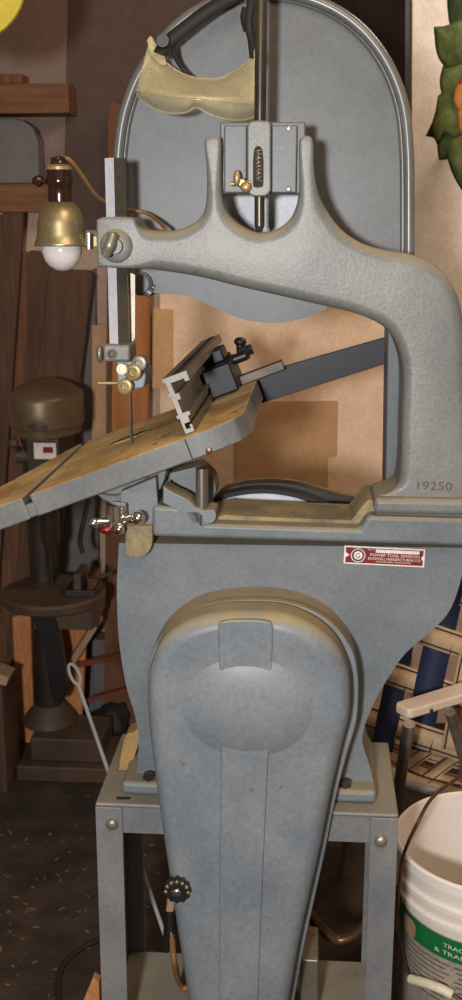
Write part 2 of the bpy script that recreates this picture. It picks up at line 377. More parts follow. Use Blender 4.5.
# clamp boss on arm end
b = new(); c = P(117, 246, A0-.004); lathe(b, P(117, 246, A0+.004), (0, -1, 0), [(0, .021), (.006, .020), (.009, .017), (.010, .010), (.018, .009)], 28)
bs = obj('clamp_boss', b, 'cast', saw)
b = new(); a = P(113, 233, A0-.018); c = P(105, 256, A0-.018)
tube(b, smooth_path([a, (a+c)/2+Vector((.002, -.004, 0)), c], 5), [.003]+[.0065]*4+[.0075]*2+[.0065]*3+[.003], 12); obj('clamp_lever', b, 'alu_old', bs)
# upper wheel guard
GY = .20; GR = .275
gpts = crv([(142,292,'c'),(124,268),(117,232),(115,190),(116,150),(123,108),(139,69),(164,34),(196,8),(230,-6),(266,-11),(303,-6),(339,9),(369,33),(392,66),(406,104),(411,145),(412,190),(412,250),(412,300,'c'),(332,300),(326,309),(300,319),(275,323),(246,320),(215,308),(190,297),(165,294)], 5)
b = new(); plate(b, gpts, GY, GY+.006); 
obj('wheel_cover', b, 'cover', saw, smooth=False)
rim = crv([(150,296),(124,276),(117,232),(115,190),(116,150),(123,108),(139,69),(164,34),(196,8),(230,-6),(266,-11),(303,-6),(339,9),(369,33),(392,66),(406,104),(411,145),(412,190),(412,260),(412,300)], 5, closed=False)
b = new()
cx, cy = 263, 150
def inset(pts, d, c=(264, 170)):
    out = []
    for i, p in enumerate(pts):
        q0 = pts[max(i-1, 0)]; q1 = pts[min(i+1, len(pts)-1)]; tx, ty = q1[0]-q0[0], q1[1]-q0[1]; l = math.hypot(tx, ty) or 1
        out.append((p[0]-ty/l*d, p[1]+tx/l*d))
    return out
r1 = inset(rim, 3.0)
tube(b, [P(x, y, GY-.006) for x, y in r1], .0075, 12)
obj('rim_roll', b, 'rimm', saw)
b = new(); r2 = inset(rim, 9.0); tube(b, [P(x, y, GY-.001) for x, y in r2], .0042, 10); obj('rim_bead', b, 'rimm', saw)
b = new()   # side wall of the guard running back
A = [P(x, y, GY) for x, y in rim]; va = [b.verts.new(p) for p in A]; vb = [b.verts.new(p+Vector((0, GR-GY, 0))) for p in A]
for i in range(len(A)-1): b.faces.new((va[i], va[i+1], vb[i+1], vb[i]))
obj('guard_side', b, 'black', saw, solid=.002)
b = new(); plate(b, gpts, GR, GR+.003); obj('guard_back', b, 'cover', saw, smooth=False)
b = new(); lathe(b, P(140, 284, .185), (0, 1, 0), [(0, .012), (.004, .016), (.014, .016)], 20); obj('cover_hinge', b, 'cover', saw)
# pale disc added behind tension bracket as a highlight on the wheel cover
b = new(); plate(b, [(260+41*math.cos(a*math.pi/18), 196+40*math.sin(a*math.pi/18)) for a in range(36)], .185, .197); obj('highlight_disc', b, 'plate', saw, bevel=.001)
# tension bracket
TB = .06
b = new(); pbox(b, 220, 122, 305, 194, TB+.012, TB+.05); br = obj('tension_bracket', b, 'cover', saw, bevel=.002)
for a, c in ((224, 247), (271, 297)):
    b = new(); pbox(b, a, 125, c, 193, TB+.006, TB+.02); obj('bracket_face', b, 'cover', br, bevel=.002)
b = new()
o = crv([(247,126,'c'),(251,121),(268,121),(271,126,'c'),(271,190,'c'),(266,196),(252,196),(247,190,'c')], 3); plate(b, o, TB-.010, TB+.03)
obj('slide_block', b, 'cast', br, bevel=.003)
b = new(); plate(b, crv([(253,160,'c'),(254.5,149),(258,146),(262,149),(263.5,160,'c'),(263.5,182,'c'),(262,187),(254,187),(253,182,'c')], 4), TB-.0108, TB-.0100); obj('slide_window', b, 'slot', br, smooth=False)
b = new(); q = P(258.5, 181, TB-.013); q2 = P(258.5, 150, TB-.013); n = 90
tube(b, [q.lerp(q2, i/n)+Vector((math.cos(i/n*2*math.pi*8)*.0034, math.sin(i/n*2*math.pi*8)*.003, 0)) for i in range(n+1)], .0009, 6); obj('tension_spring', b, 'alu_old', br)
for px, py in ((289, 128), (289, 189), (292, 165)):
    if py == 165: continue
    b = new(); lathe(b, P(px, py, TB+.006), (0, -1, 0), [(0, .0035), (.0015, .003), (.002, .001)], 12); obj('bracket_screw', b, 'steel', br)
b = new(); g = P(276, 151, TB+.0055); text(b, '143', .0085, g, (1, 0, 0), (0, 0, 1), depth=.0004); obj('cast_number', b, 'guard', br, smooth=False, weld=False)
b = new(); cyl(b, P(261.5, -20, .075), P(260, 125, .075), .0072, 18); cyl(b, P(259.5, 190, .065), P(259.5, 226, .065), .0062, 16); cyl(b, P(259.5, 226, .065), P(259.5, 232, .065), .0062, 16, .003)
obj('tension_rod', b, 'dark_steel', saw)
b = new(); c = P(242, 183, TB-.006)
lathe(b, c+Vector((0, .012, 0)), (0, -1, 0), [(0, .006), (.012, .006), (.018, .004)], 16)
ball(b, P(237, 178, TB-.012), .0085, (.55, .5, 1.1)); ball(b, P(246, 187, TB-.012), .008, (.9, .5, .8))
cyl(b, P(231, 184, TB-.008), P(252, 182, TB-.008), .0028, 10); obj('wing_nut', b, 'brass', saw)

# guide post and blade guides
GP = .075
b = new(); zt = P(115, 158, GP).z; zb = P(118, 347, GP).z; x0 = P(107, 250, GP).x; x1 = P(117, 250, GP).x; x2 = P(126, 250, GP).x
for (za, zc) in ((zb, zt),):
    ext(b, [(x0, GP, za), (x1, GP-.008, za), (x1, GP+.010, za), (x0, GP+.010, za)], (0, 0, zc-za))
o = obj('guide_post', b, 'white_paint', saw, bevel=.0006)
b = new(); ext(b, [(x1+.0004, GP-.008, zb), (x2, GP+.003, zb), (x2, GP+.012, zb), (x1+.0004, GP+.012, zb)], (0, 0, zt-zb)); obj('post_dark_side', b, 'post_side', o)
b = new(); plate(b, [(129,272),(135,275),(135,338),(132,343),(130,343)], GP+.03, GP+.034); obj('blade_shield', b, 'alu_old', saw)
b = new(); pbox(b, 103, 345, 130, 362, GP-.018, GP+.035); gb = obj('guide_bracket', b, 'cast', saw, bevel=.004)
b = new(); lathe(b, P(112, 354, GP-.018), (0, -1, 0), [(0, .007), (.003, .007), (.003, .004), (.001, .003)], 18); obj('set_screw', b, 'dark_steel', gb)
b = new(); ball(b, P(100, 354, GP), .010, (.5, .8, 1.2)); obj('screw_end', b, 'alu_old', gb)
b = new(); plate(b, crv([(116,361,'c'),(140,361,'c'),(146,376,'c'),(144,388,'c'),(130,391,'c'),(117,386,'c')], 2), GP-.005, GP+.06); obj('guide_holder', b, 'grey_blue', gb, bevel=.003)
for px, py, r, m in ((136, 371, .0110, 'brass'), (128, 385, .0100, 'brass'), (125, 368, .0070, 'white_knob'), (142, 362, .010, 'alu_old')):
    b = new(); lathe(b, P(px, py, GP-.004), (-.1, -1, 0), [(0, r*.7), (.006, r*.7), (.006, r), (.016, r), (.017, r*.85), (.017, r*.55), (.012, r*.5)], 20); obj('thumb_screw', b, m, gb)
b = new(); cyl(b, P(98, 383, GP), P(120, 383, GP), .0022, 10); obj('guide_rod', b, 'brass', gb)
b = new(); zA = P(131, 285, .10); zB = P(131, 432, .10); BYb = zB.y
box(b, P(130.2, 400, .16).x, P(132.0, 400, .16).x, .150, .162, P(131, 470, .155).z, P(131, 330, .155).z); obj('blade', b, 'dark_steel', saw)

# table ------------------------------------------------------------
TY = .02; TL = .37
tA = P(0, 506, TY); tB = P(242, 417, TY); tu = (tB-tA).normalized(); tv = Vector((0, 1, 0)); tn = tv.cross(tu); tn = -tn if tn.z < 0 else tn
def TP(u, v, w=0): return tA+tu*u+tv*v+tn*w
def tp(px, py):
    q = PP(px, py, tA, tn)-tA; return q.dot(tu), q.y
Lr = (tB-tA).length; TH = .030
s0 = tp(20, 500); s1 = tp(28, 500); us = (s0[0]+s1[0])/2
us = tp(25, 497)[0]
hw = .005
bl = tp(90, 436); ul = tp(0, 491)
b = new()
left = [(-.17, 0), (us-hw, 0), (us-hw, TL), (bl[0]-.002, bl[1]), (ul[0], max(.02, ul[1])), (-.17, .0+.02)]
left = [(-.10, 0), (us-hw, 0), (us-hw, TL), (us-hw-.008, TL), (us-.13, TL*.36), (-.10, .06)]
cutR = [(us+hw, 0), (Lr-.075, 0), (Lr-.04, .001), (Lr-.012, .012), (Lr, .035), (Lr+.001, TL-.03), (Lr-.02, TL), (us+hw, TL)]
for poly in (left, cutR): ext(b, [TP(u, v) for u, v in poly], -tn*TH)
full = [(us-hw-.002, .002), (us+hw+.002, .002), (us+hw+.002, TL), (us-hw-.002, TL)]
ext(b, [TP(u, v, -.010) for u, v in full], -tn*(TH-.011))
for f in b.faces: pass
bmesh.ops.recalc_face_normals(b, faces=b.faces)
for f in b.faces: f.material_index = 0 if f.normal.dot(tn) > .9 and f.calc_center_median().dot(tn) > tA.dot(tn)-.003 else 1
table = obj('table', b, 'table_top', saw, bevel=.0025, mats=['table_side'])
b = new(); ext(b, [TP(us-hw, .001, -.0096), TP(us+hw, .001, -.0096), TP(us+hw, TL-.001, -.0096), TP(us-hw, TL-.001, -.0096)], tn*.0006); obj('mitre_slot', b, 'slot', table, smooth=False)
q = tp(132, 436); 
b = new(); ext(b, [TP(q[0]+.030*math.cos(a*math.pi/16), q[1]+.030*math.sin(a*math.pi/16), .0003) for a in range(32)], tn*.0006)
ins = obj('throat_plate', b, 'table_top', table, smooth=False)
b = new(); arc = [(.034*math.cos(a), .034*math.sin(a)) for a in [math.pi*(-.05+k*.05) for k in range(21)]]
i2 = [(.027*math.cos(a), .025*math.sin(a)) for a in [math.pi*(.0+k*.05) for k in range(20)]][::-1]
ext(b, [TP(q[0]+x, q[1]+y-.012, .0012) for x, y in [(.037*math.cos(math.pi*k/20), .026*math.sin(math.pi*k/20)) for k in range(21)]+[(.037*math.cos(math.pi*k/20), .019*math.sin(math.pi*k/20)) for k in range(20, -1, -1)]], tn*.0006); obj('plate_edge', b, 'scrap_pale', ins, smooth=False)
b = new(); ext(b, [TP(q[0]+x, q[1]+y-.012, .0012) for x, y in [(.034*math.cos(math.pi*k/20), .018*math.sin(math.pi*k/20)) for k in range(21)]], tn*.0003); obj('plate_slot', b, 'slot', ins, smooth=False)
b = new(); ext(b, [TP(u, -.0006, w) for u, w in ((Lr-.078, -.001), (Lr-.0765, -.001), (Lr-.0765, -.029), (Lr-.078, -.029))], (0, .001, 0)); obj('edge_joint', b, 'slot', table, smooth=False)
b = new(); lathe(b, P(209, 451, TY), (0, -1, 0), [(0, .0045), (.002, .004), (.0025, .002)], 12); obj('edge_screw', b, 'copper', table)
# trunnion below the table
b = new(); plate(b, crv([(88,486,'c'),(166,456,'c'),(165,478),(155,496),(135,506),(110,503),(96,494)], 4), .06, .16)
o = obj('trunnion', b, 'table_side', saw, bevel=.002)
b = new(); tube(b, [P(x, y, .058) for x, y in crv([(92,490),(112,495),(132,490),(150,475)], 6, False)], .0014, 6); obj('trunnion_seam', b, 'rust_ink', o)
b = new(); plate(b, crv([(166,474,'c'),(200,466,'c'),(214,480),(215,496),(206,504),(190,498),(175,492),(166,490,'c')], 4), .10, .15); o = obj('trunnion_clamp', b, 'body', saw, bevel=.004)
b = new(); plate(b, crv([(163,486,'c'),(172,492),(188,500),(199,510),(213,510),(216,516),(212,523),(196,524),(180,512),(163,503,'c')], 4), .035, .075); obj('stop_bracket', b, 'guard', o, bevel=.004)
b = new(); c0 = P(202, 517, .048); c1 = P(202, 468, .048); cyl(b, c0, c1, .0082, 20); cyl(b, P(202, 523, .048), P(202, 512, .048), .014, 6); obj('stop_bolt', b, 'steel', o)
# tilt knob
kc = P(117, 521, .02)
b = new(); lathe(b, kc+Vector((0, .05, .004)), (0, -1, 0), [(0, .009), (.035, .009), (.045, .013), (.055, .013), (.060, .008)], 20)
cyl(b, kc+Vector((0, 0, 0)), kc+Vector((0, 0, .022)), .012, 16)
for px, py in ((94, 523), (138, 518), (119, 529)):
    e = P(px, py, .01); tube(b, [kc, kc.lerp(e, .5), kc.lerp(e, .8), e], [.006, .005, .007, .0055], 14); ball(b, e, .0075 if px != 138 else .009)
kn = obj('tilt_knob', b, 'chrome', saw)
b = new(); ball(b, P(107, 529, .02), .0085, (1.3, 1, .8)); obj('red_tip', b, 'red', kn)

# rail
b = new(); RY = TY+TL+.004
a = P(250, 376, RY); c = P(404, 332, RY); e = P(404, 358, RY); f = P(250, 407, RY)
ext(b, [a, c, e, f], (0, .008, 0)); rail = obj('fence_rail', b, 'blue_black', saw, bevel=.001)
# belt guard -------------------------------------------------------
GF = -.078
bg = [(146,690),(149,668),(160,645),(182,627),(214,617),(250,615),(286,618),(316,631),(337,650),(348,674),(351,700),(349,725),(342,752),(331,800),(321,850),(310,900),(299,950),(290,1000),(281,1050),(266,1084),(242,1094),(216,1084),(197,1050),(188,1010),(178,950),(169,890),(160,830),(152,770),(147,725)]
b = new(); plate(b, crv(bg, 4), GF, -.012)
guard = obj('belt_guard', b, 'guard', saw, bevel=.020, seg=5, angle=80)
lip = [(147,680),(153,650),(172,624),(204,606),(250,600),(296,605),(330,622),(351,648),(358,674),(358.5,700),(356,725),(347,755),(335,802),(325,852),(314,902),(303,952),(294,1002),(285,1052),(268,1090),(242,1099),(214,1090),(199,1055),(192,1010),(182,950),(173,890),(163,830),(155,770),(149,725)]
b = new(); plate(b, crv(lip, 4), -.018, -.004); obj('guard_flange', b, 'guard', guard, bevel=.003)
b = new(); up_lip = [p for p in crv(lip, 4) if p[1] < 790]; plate(b, up_lip, -.004, BY+.002)
for v in b.verts: v.co.z = max(v.co.z, ST+.012)
obj('guard_backing', b, 'guard', guard, bevel=.003)
b = new(); plate(b, crv([(218,630,'c'),(221,622),(245,620),(269,622),(273,630,'c'),(269,740,'c'),(263,870,'c'),(256,1050,'c'),(219,1050,'c'),(219.5,900,'c'),(221,740,'c')], 3), GF-.0036, GF+.004)
obj('guard_band', b, 'guard', guard, bevel=.0022, seg=3)
b = new(); dc = P(247, 708, GF); rx = (P(313, 708, GF)-dc).length; rz = (P(247, 757, GF)-dc).length; rings = []
prof = [(i/14, .0105*(1-(i/14)**2.6)) for i in range(15)]
for t, h in prof:
    rings.append([b.verts.new((dc.x+math.cos(k*math.pi/28)*rx*t, GF-.0001-h, dc.z+math.sin(k*math.pi/28)*rz*t)) for k in range(56)])
for A, B in zip(rings[1:], rings[2:]):
    for k in range(56): b.faces.new((A[k], A[(k+1) % 56], B[(k+1) % 56], B[k]))
b.faces.new(rings[1]); bmesh.ops.delete(b, geom=rings[0], context='VERTS')
obj('guard_dome', b, 'guard', guard, angle=180)
# star knob
c = P(177, 892, GF-.01)
b = new(); pts = []
for k in range(48):
    a = k*2*math.pi/48; r = .0165+.0016*math.cos(a*12); pts.append(c+Vector((math.cos(a)*r, 0, math.sin(a)*r)))
ext(b, pts, (0, .012, 0)); lathe(b, c+Vector((0, .012, 0)), (0, 1, 0), [(0, .010), (.03, .008), (.05, .008)], 16); sk = obj('star_knob', b, 'black', guard, bevel=.0015)
b = new()
for k in range(7):
    a = k*math.pi/6; ball(b, c+Vector((math.cos(a)*.0145, -.0008, math.sin(a)*.0145)), .0024, (1, .5, 1))
lathe(b, c+Vector((.004, .012, .007)), (0, 1, 0), [(0, .014), (.006, .014)], 20); obj('brass_mark', b, 'brass', sk)
b = new(); ball(b, c+Vector((-.001, -.001, -.001)), .007, (1, .35, .8)); obj('chrome_screw', b, 'chrome', sk)
# name plate
NY = BY-.0006
n0 = P(343.5, 564.5, .058); n1 = P(424, 568, .058); nw = (n1-n0).length; nh = (P(344.5, 546, .058)-n0).length
NY = BY-.001; n0 = P(343.5, 563.5, NY); nx = (P(424, 567.5, NY)-n0); nw = nx.length; nx.normalize(); nz = Vector((-nx.z, 0, nx.x)); nh = (P(344, 545.5, NY)-n0).length
def NP(u, v, w=0): return n0+nx*(u*nw)+nz*(v*nh)+Vector((0, -w, 0))
b = new(); ext(b, [NP(0, 0), NP(1, 0), NP(1, 1), NP(0, 1)], (0, .002, 0)); npl = obj('name_plate', b, 'white_ink', saw)
b = new(); ext(b, [NP(u, v, .0004) for u, v in ((.02, .08), (.98, .08), (.98, .33), (.955, .5), (.98, .67), (.98, .92), (.02, .92), (.02, .65), (.07, .5), (.02, .35))], (0, .0004, 0)); obj('red_field', b, 'red_plate', npl, smooth=False)
b = new()
k = 40; c0 = (.175, .5)
def ringp(r): return [n0+nx*(c0[0]*nw+math.cos(i*2*math.pi/k)*r)+nz*(c0[1]*nh+math.sin(i*2*math.pi/k)*r)+Vector((0, -.0009, 0)) for i in range(k)]
def flatring(b, ra, rb, w=.0):
    A = [b.verts.new(p+Vector((0, -w, 0))) for p in ringp(ra)]; B = [b.verts.new(p+Vector((0, -w, 0))) for p in ringp(rb)]
    for i in range(k): b.faces.new((A[i], A[(i+1) % k], B[(i+1) % k], B[i]))
flatring(b, nh*.34, nh*.38); flatring(b, nh*.20, nh*.23); b.faces.new([b.verts.new(p) for p in ringp(nh*.20)])
ext(b, [NP(.39, .70, .0008), NP(.93, .70, .0008), NP(.93, .88, .0008), NP(.39, .88, .0008)], (0, .0003, 0))
def ntext(s, u0, u1, v, size, w=.001):
    text(b, s, size, NP(u0, v), nx, nz, depth=w, width=(u1-u0)*nw)
ntext('SERIAL NO.', .29, .375, .82, nh*.10); ntext('POWER TOOL DIVISION', .32, .93, .50, nh*.22); ntext('ROCKWELL MANUFACTURING CO.', .30, .95, .30, nh*.20)
ntext('MILWAUKEE, WISCONSIN', .40, .83, .17, nh*.11)
obj('plate_print', b, 'white_ink', npl, smooth=False, weld=False, keepn=True)
b = new(); flatring(b, nh*.23, nh*.34, -.0001); obj('emblem_ring', b, 'post_side', npl, smooth=False, weld=False, keepn=True)
b = new(); text(b, 'G', nh*.40, n0+nx*(c0[0]*nw)+nz*(nh*.36), nx, nz, depth=.0014, ax='CENTER'); obj('emblem_letter', b, 'red_plate', npl, smooth=False, weld=False, keepn=True)

# ================================================================== RIP FENCE
fe0 = tp(190, 431); fu = fe0[0]+.004; FV0 = .02; FL = .49
fence = thing('rip_fence', 'aluminium T-slot rip fence with black clamp lying across the tilted table', 'rip fence', TP(fu, .2, 0))
def sec(pts): return [TP(fu+u, FV0, w) for u, w in pts]
b = new()
prof = [(-.006,.0015),(.006,.0015),(.006,.010),(.003,.010),(.003,.006),(-.003,.006),(-.003,.013),(.005,.013),(.005,.020),(.009,.020),(.009,.0245),(.0,.0245),(.0,.040),(.005,.040),(.005,.047),(.000,.047),(.000,.060),(.018,.060),(.018,.056),(.024,.056),(.024,.067),(-.009,.067),(-.009,.063),(-.006,.063),(-.006,.050),(-.009,.050),(-.009,.046),(-.006,.046),(-.006,.024),(-.009,.024),(-.009,.020),(-.006,.020)]
prof = [(u, w*1.14) for u, w in prof]
fs = ext(b, sec(prof), (0, FL, 0)); fs[0].material_index = 1; fs[1].material_index = 1
fx = obj('extrusion', b, 'alu_old', fence, smooth=False, mats=['alu'])
b = new(); ext(b, [TP(fu+.004, FV0+.003, .0766), TP(fu+.014, FV0+.003, .0766), TP(fu+.014, FV0+FL, .0766), TP(fu+.004, FV0+FL, .0766)], tn*.0006); obj('t_slot', b, 'slot', fx, smooth=False)
b = new()
def tb(u0, u1, v0, v1, w0, w1): ext(b, [TP(u0, v0, w0), TP(u1, v0, w0), TP(u1, v0, w1), TP(u0, v0, w1)], (0, v1-v0, 0))
tb(fu+.003, fu+.048, .28, .40, .002, .046); tb(fu+.003, fu+.038, .33, .40, .046, .066); tb(fu-.004, fu+.04, .405, .425, -.02, .05)
obj('clamp_head', b, 'blue_black', fence, bevel=.003)
b = new(); q0 = TP(fu+.048, .36, .040); cyl(b, q0, q0+tu*.02, .008, 14); lathe(b, TP(fu+.060, .37, .045), tu, [(0, .012), (.012, .013), (.012, .008), (.020, .008)], 8); ball(b, TP(fu+.066, .37, .062), .010, (1, 1, .7))
cyl(b, TP(fu+.060, .37, .045), TP(fu+.066, .37, .065), .006, 12); obj('clamp_knob', b, 'black', fence)
b = new(); tb(fu+.045, fu+.118, TL-.03, TL-.0005, .0005, .014); obj('rail_hook', b, 'dark_steel', fence, bevel=.001)

# ================================================================== WORK LAMP
LY = .09
lamp = thing('work_lamp', 'small work lamp with brass bell shade and white bulb left of saw arm', 'lamp', P(62, 268, LY))
lc = P(62, 248, LY)
def ph(py): return (P(62, py, LY)-lc).dot(Vector((0, 0, 1)))
def pr(px): return (P(62+px, 220, LY)-P(62, 220, LY)).length
b = new(); lathe(b, lc, (0, 0, 1), [(ph(246), pr(27)), (ph(244), pr(26.6)), (ph(240), pr(25)), (ph(234), pr(23.6)), (ph(224), pr(23)), (ph(214), pr(21)), (ph(208), pr(18)), (ph(203), pr(13)), (ph(202), pr(10))], 40, cap=False)
obj('lamp_shade', b, 'shade', lamp, solid=.0012)
b = new(); lathe(b, lc, (0, 0, 1), [(ph(271), .0005), (ph(270), pr(7)), (ph(266), pr(13)), (ph(260), pr(17.5)), (ph(252), pr(20)), (ph(246), pr(19.5)), (ph(236), pr(15)), (ph(222), pr(9))], 32); obj('bulb', b, 'bulb', lamp)
b = new(); lathe(b, lc, (0, 0, 1), [(ph(203), pr(11.5)), (ph(195), pr(12)), (ph(186), pr(12)), (ph(184), pr(13.5)), (ph(180), pr(13.5)), (ph(178), pr(13)), (ph(170), pr(12.5)), (ph(167), pr(12)), (ph(164), pr(9)), (ph(162), pr(8)), (ph(158), pr(8)), (ph(156), pr(5))], 30)
sock = obj('lamp_socket', b, 'bakelite', lamp)
b = new(); lathe(b, lc, (0, 0, 1), [(ph(170), pr(13.2)), (ph(167), pr(13.0)), (ph(164.5), pr(9.5))], 30, cap=False); obj('socket_ring', b, 'brass', sock)
b = new(); cyl(b, P(50, 181, LY), P(40, 181, LY), .003, 10); lathe(b, P(42, 181, LY), (-1, 0, 0), [(0, .006), (.004, .008), (.008, .006), (.012, .004)], 14); obj('switch_key', b, 'bakelite', sock)
b = new(); pbox(b, 80, 236, 97, 247, LY-.004, LY+.006); 
lb = obj('lamp_bracket', b, 'brass', lamp, bevel=.001)
b = new(); cyl(b, P(89, 233, LY-.007), P(89, 249, LY-.007), .0055, 14); obj('bracket_bolt', b, 'steel', lb)
b = new(); path = smooth_path([P(62, 158, LY), P(70, 160, LY), P(82, 175, .11), P(97, 196, .14), P(112, 204, .165), P(130, 210, .17), P(146, 213, .17), P(158, 221, .15), P(166, 229, .127)], 6)
tube(b, path, .0026, 8); obj('lamp_cord', b, 'cord_tan', lamp)

# ================================================================== GOGGLES
gog = thing('safety_goggles', 'yellowed clear vinyl safety goggles hung by black strap over the wheel cover', 'goggles', P(200, 115, .12))
topc = crv([(150,38),(155,50),(166,63),(182,74),(200,79),(218,79),(236,71),(248,62),(257,54)], 6, False)
mid = crv([(136,90),(150,93),(168,96),(184,97),(200,98),(218,100),(234,102),(246,103),(256,103)], 6, False)
bot = crv([(137,93),(144,102),(156,109),(172,113),(186,112),(196,107),(206,112),(222,118),(238,120),(250,118),(256,114)], 6, False)
def res(c, n=40):
    L = [0]
    for a, d in zip(c, c[1:]): L.append(L[-1]+math.hypot(d[0]-a[0], d[1]-a[1]))
    out = []
    for i in range(n+1):
        t = L[-1]*i/n; j = max(k for k in range(len(L)) if L[k] <= t+1e-9); j = min(j, len(c)-2); f = (t-L[j])/(L[j+1]-L[j]); out.append((c[j][0]+(c[j+1][0]-c[j][0])*f, c[j][1]+(c[j+1][1]-c[j][1])*f))
    return out
T = res(topc); Mi = res(mid); Bo = res(bot)
def gy(i, back): t = i/40*2-1; return (.155 if back else .098+.035*t*t)
b = new(); rows = []
for j in range(9):
    s = j/8; rows.append([b.verts.new(P(T[i][0]*(1-s)+Mi[i][0]*s, T[i][1]*(1-s)+Mi[i][1]*s, gy(i, True)*(1-s**.8)+gy(i, False)*s**.8)) for i in range(41)])
for A, B in zip(rows, rows[1:]):
    for i in range(40): b.faces.new((A[i], A[i+1], B[i+1], B[i]))
gb_ = obj('goggle_frame', b, 'vinyl', gog, solid=.0018, angle=80)
b = new(); tube(b, [P(x, y, gy(i, True)) for i, (x, y) in enumerate(T)], .0018, 8); tube(b, [P(x, y, gy(i, False)) for i, (x, y) in enumerate(Mi)], .0014, 8); tube(b, [P(x, y, gy(i, False)+.012) for i, (x, y) in enumerate(Bo)], .0018, 8)
obj('frame_edge', b, 'vinyl', gb_)
b = new(); rows = []
for j in range(7):
    s = j/6; rows.append([b.verts.new(P(Mi[i][0]*(1-s)+Bo[i][0]*s, Mi[i][1]*(1-s)+Bo[i][1]*s, gy(i, False)+.012*s-.004*math.sin(math.pi*s))) for i in range(41)])
for A, B in zip(rows, rows[1:]):
    for i in range(40): b.faces.new((A[i], A[i+1], B[i+1], B[i]))
obj('goggle_lens', b, 'vinyl_clear', gog, solid=.0015, angle=80)
b = new()
def vents(i0, i1):
    for i in range(i0, i1):
        for j in range(5):
            s = .45+j*.085; t = i; x = T[t][0]*(1-s)+Mi[t][0]*s; y = T[t][1]*(1-s)+Mi[t][1]*s
            c = P(x, y, gy(t, True)*(1-s**.8)+gy(t, False)*s**.8-.0018)
            d = .0007; ext(b, [c+Vector((-d, 0, -d)), c+Vector((d, 0, -d)), c+Vector((d, 0, d)), c+Vector((-d, 0, d))], (0, .0006, 0))
vents(4, 12); obj('vent_patch', b, 'vinyl_vent', gb_, smooth=False)
b = new(); vents(27, 35); obj('vent_patch', b, 'vinyl_vent', gb_, smooth=False)
def strap(b, pts, w):
    path = smooth_path([P(x, y, Y) for x, y, Y in pts], 6); L_ = []; 
    for i, p in enumerate(path):
        d = (path[min(i+1, len(path)-1)]-path[max(i-1, 0)]).normalized(); s = d.cross(Vector((0, 1, 0))).normalized()*w/2; L_.append((b.verts.new(p-s), b.verts.new(p+s)))
    for (a, c), (e, f) in zip(L_, L_[1:]): b.faces.new((a, e, f, c))
b = new(); strap(b, [(160,54,.135),(166,44,.145),(180,32,.15),(198,18,.155),(216,6,.16),(234,-4,.165),(250,-16,.165)], .017)
strap(b, [(172,40,.148),(176,58,.16),(184,70,.168),(192,78,.165)], .006)
strap(b, [(254,58,.12),(252,40,.11),(249,25,.105),(251,5,.105),(252,-12,.11)], .011)
strap(b, [(249,30,.108),(246,18,.11),(248,8,.108)], .014)
obj('strap', b, 'rubber', gog, solid=.0018)
b = new(); lathe(b, P(163, 41, .14), (0, -1, 0), [(0, .009), (.004, .008)], 14); obj('strap_button', b, 'black', gog)
b = new(); plate(b, crv([(147,40,'c'),(151,36),(156,44),(163,52),(166,64),(160,64),(151,54)], 3), .140, .143); obj('strap_lug', b, 'vinyl', gog)
b = new(); plate(b, crv([(254,60,'c'),(254,50),(258,49),(259,60),(257,66,'c')], 3), .112, .116)
obj('strap_lug', b, 'vinyl', gog)

# ================================================================== TIE ROD, SCRAP ON STAND
b = new(); R0 = P(78, 684, .50); R1 = P(162, 927, SD+.03); R1 = R0+(R1-R0)*((R0.z-.004)/(R0.z-R1.z))
tube(b, [R0, R1], .0036, 10)
d = (R0-R1).normalized(); s = Vector((1, 0, 0)); c0 = R0+d*.020
lp = [c0+d*math.cos(a*math.pi/10)*.021+s*math.sin(a*math.pi/10)*.009 for a in range(20)]
tube(b, lp, .0030, 8, closed=True)
R2 = R0.lerp(R1, .28); ball(b, R2, .007)
tag(obj('hooked_rod', b, 'alu', None), 'long bare metal rod with looped top end leaning behind the left stand leg', 'rod')
for cpts, y0, y1, mm in (([(118,793,'c'),(118,775),(123,745),(127,734),(134,732),(139.5,726,'c'),(138.5,742),(134,758),(129,772),(124,792,'c')], .09, .12, 'scrap_dusty'),):
    b = new(); plate(b, crv(cpts, 4), y0, y1)
    for v in b.verts: v.co.z = max(v.co.z, ST+.002)
    obj('base_flare', b, mm, saw, bevel=.003)

# ================================================================== UNDER THE STAND
b = new(); tube(b, smooth_path([P(296, 896, .27), P(312, 918, .25), P(325, 932, .24), P(338, 940, .24), P(352, 936, .24), P(364, 926, .24), P(368, 918, .245)], 6), .0085, 12)
tag(obj('conduit', b, 'copper', None), 'bent brownish metal pipe curving under the right side of the saw stand', 'pipe')
mo = thing('electric_motor', 'dark electric motor sitting on the stand shelf behind the belt guard', 'motor', (P(247, 960, .15).x, .2, SZ))
mz = SZ+.085; mx = P(250, 960, .15).x
b = new(); lathe(b, (mx, .09, mz), (0, 1, 0), [(0, .03), (.004, .055), (.012, .068), (.02, .072), (.15, .072), (.158, .068), (.166, .05), (.17, .03)], 32); obj('motor_housing', b, 'drill_base', mo)
b = new(); box(b, mx-.06, mx+.06, .11, .24, SZ+.0003, SZ+.022); obj('motor_foot', b, 'drill_dark', mo, bevel=.002)
b = new(); pbox(b, 300, 960, 318, 1010, .06, .14); obj('terminal_box', b, 'alu_old', mo, bevel=.003)
cord = thing('power_cord', 'tan fabric power cord with black plug dangling left of the belt guard', 'power cord', P(170, 930, .04))
b = new(); tube(b, smooth_path([P(172, 934, .04), P(173, 950, .04), P(175, 966, .04), PZ(180, 984, SZ+.020), PZ(188, 988, SZ+.009), PZ(205, 980, SZ+.009)], 6), .0046, 10); obj('cord', b, 'cord_tan', cord)
b = new(); cyl(b, P(170, 910, .05), P(171, 930, .045), .0085, 12); cyl(b, P(171, 930, .045), P(172, 938, .04), .0065, 12); cyl(b, P(168, 922, .06), P(166, 950, .07), .006, 10); obj('plug', b, 'black', cord)
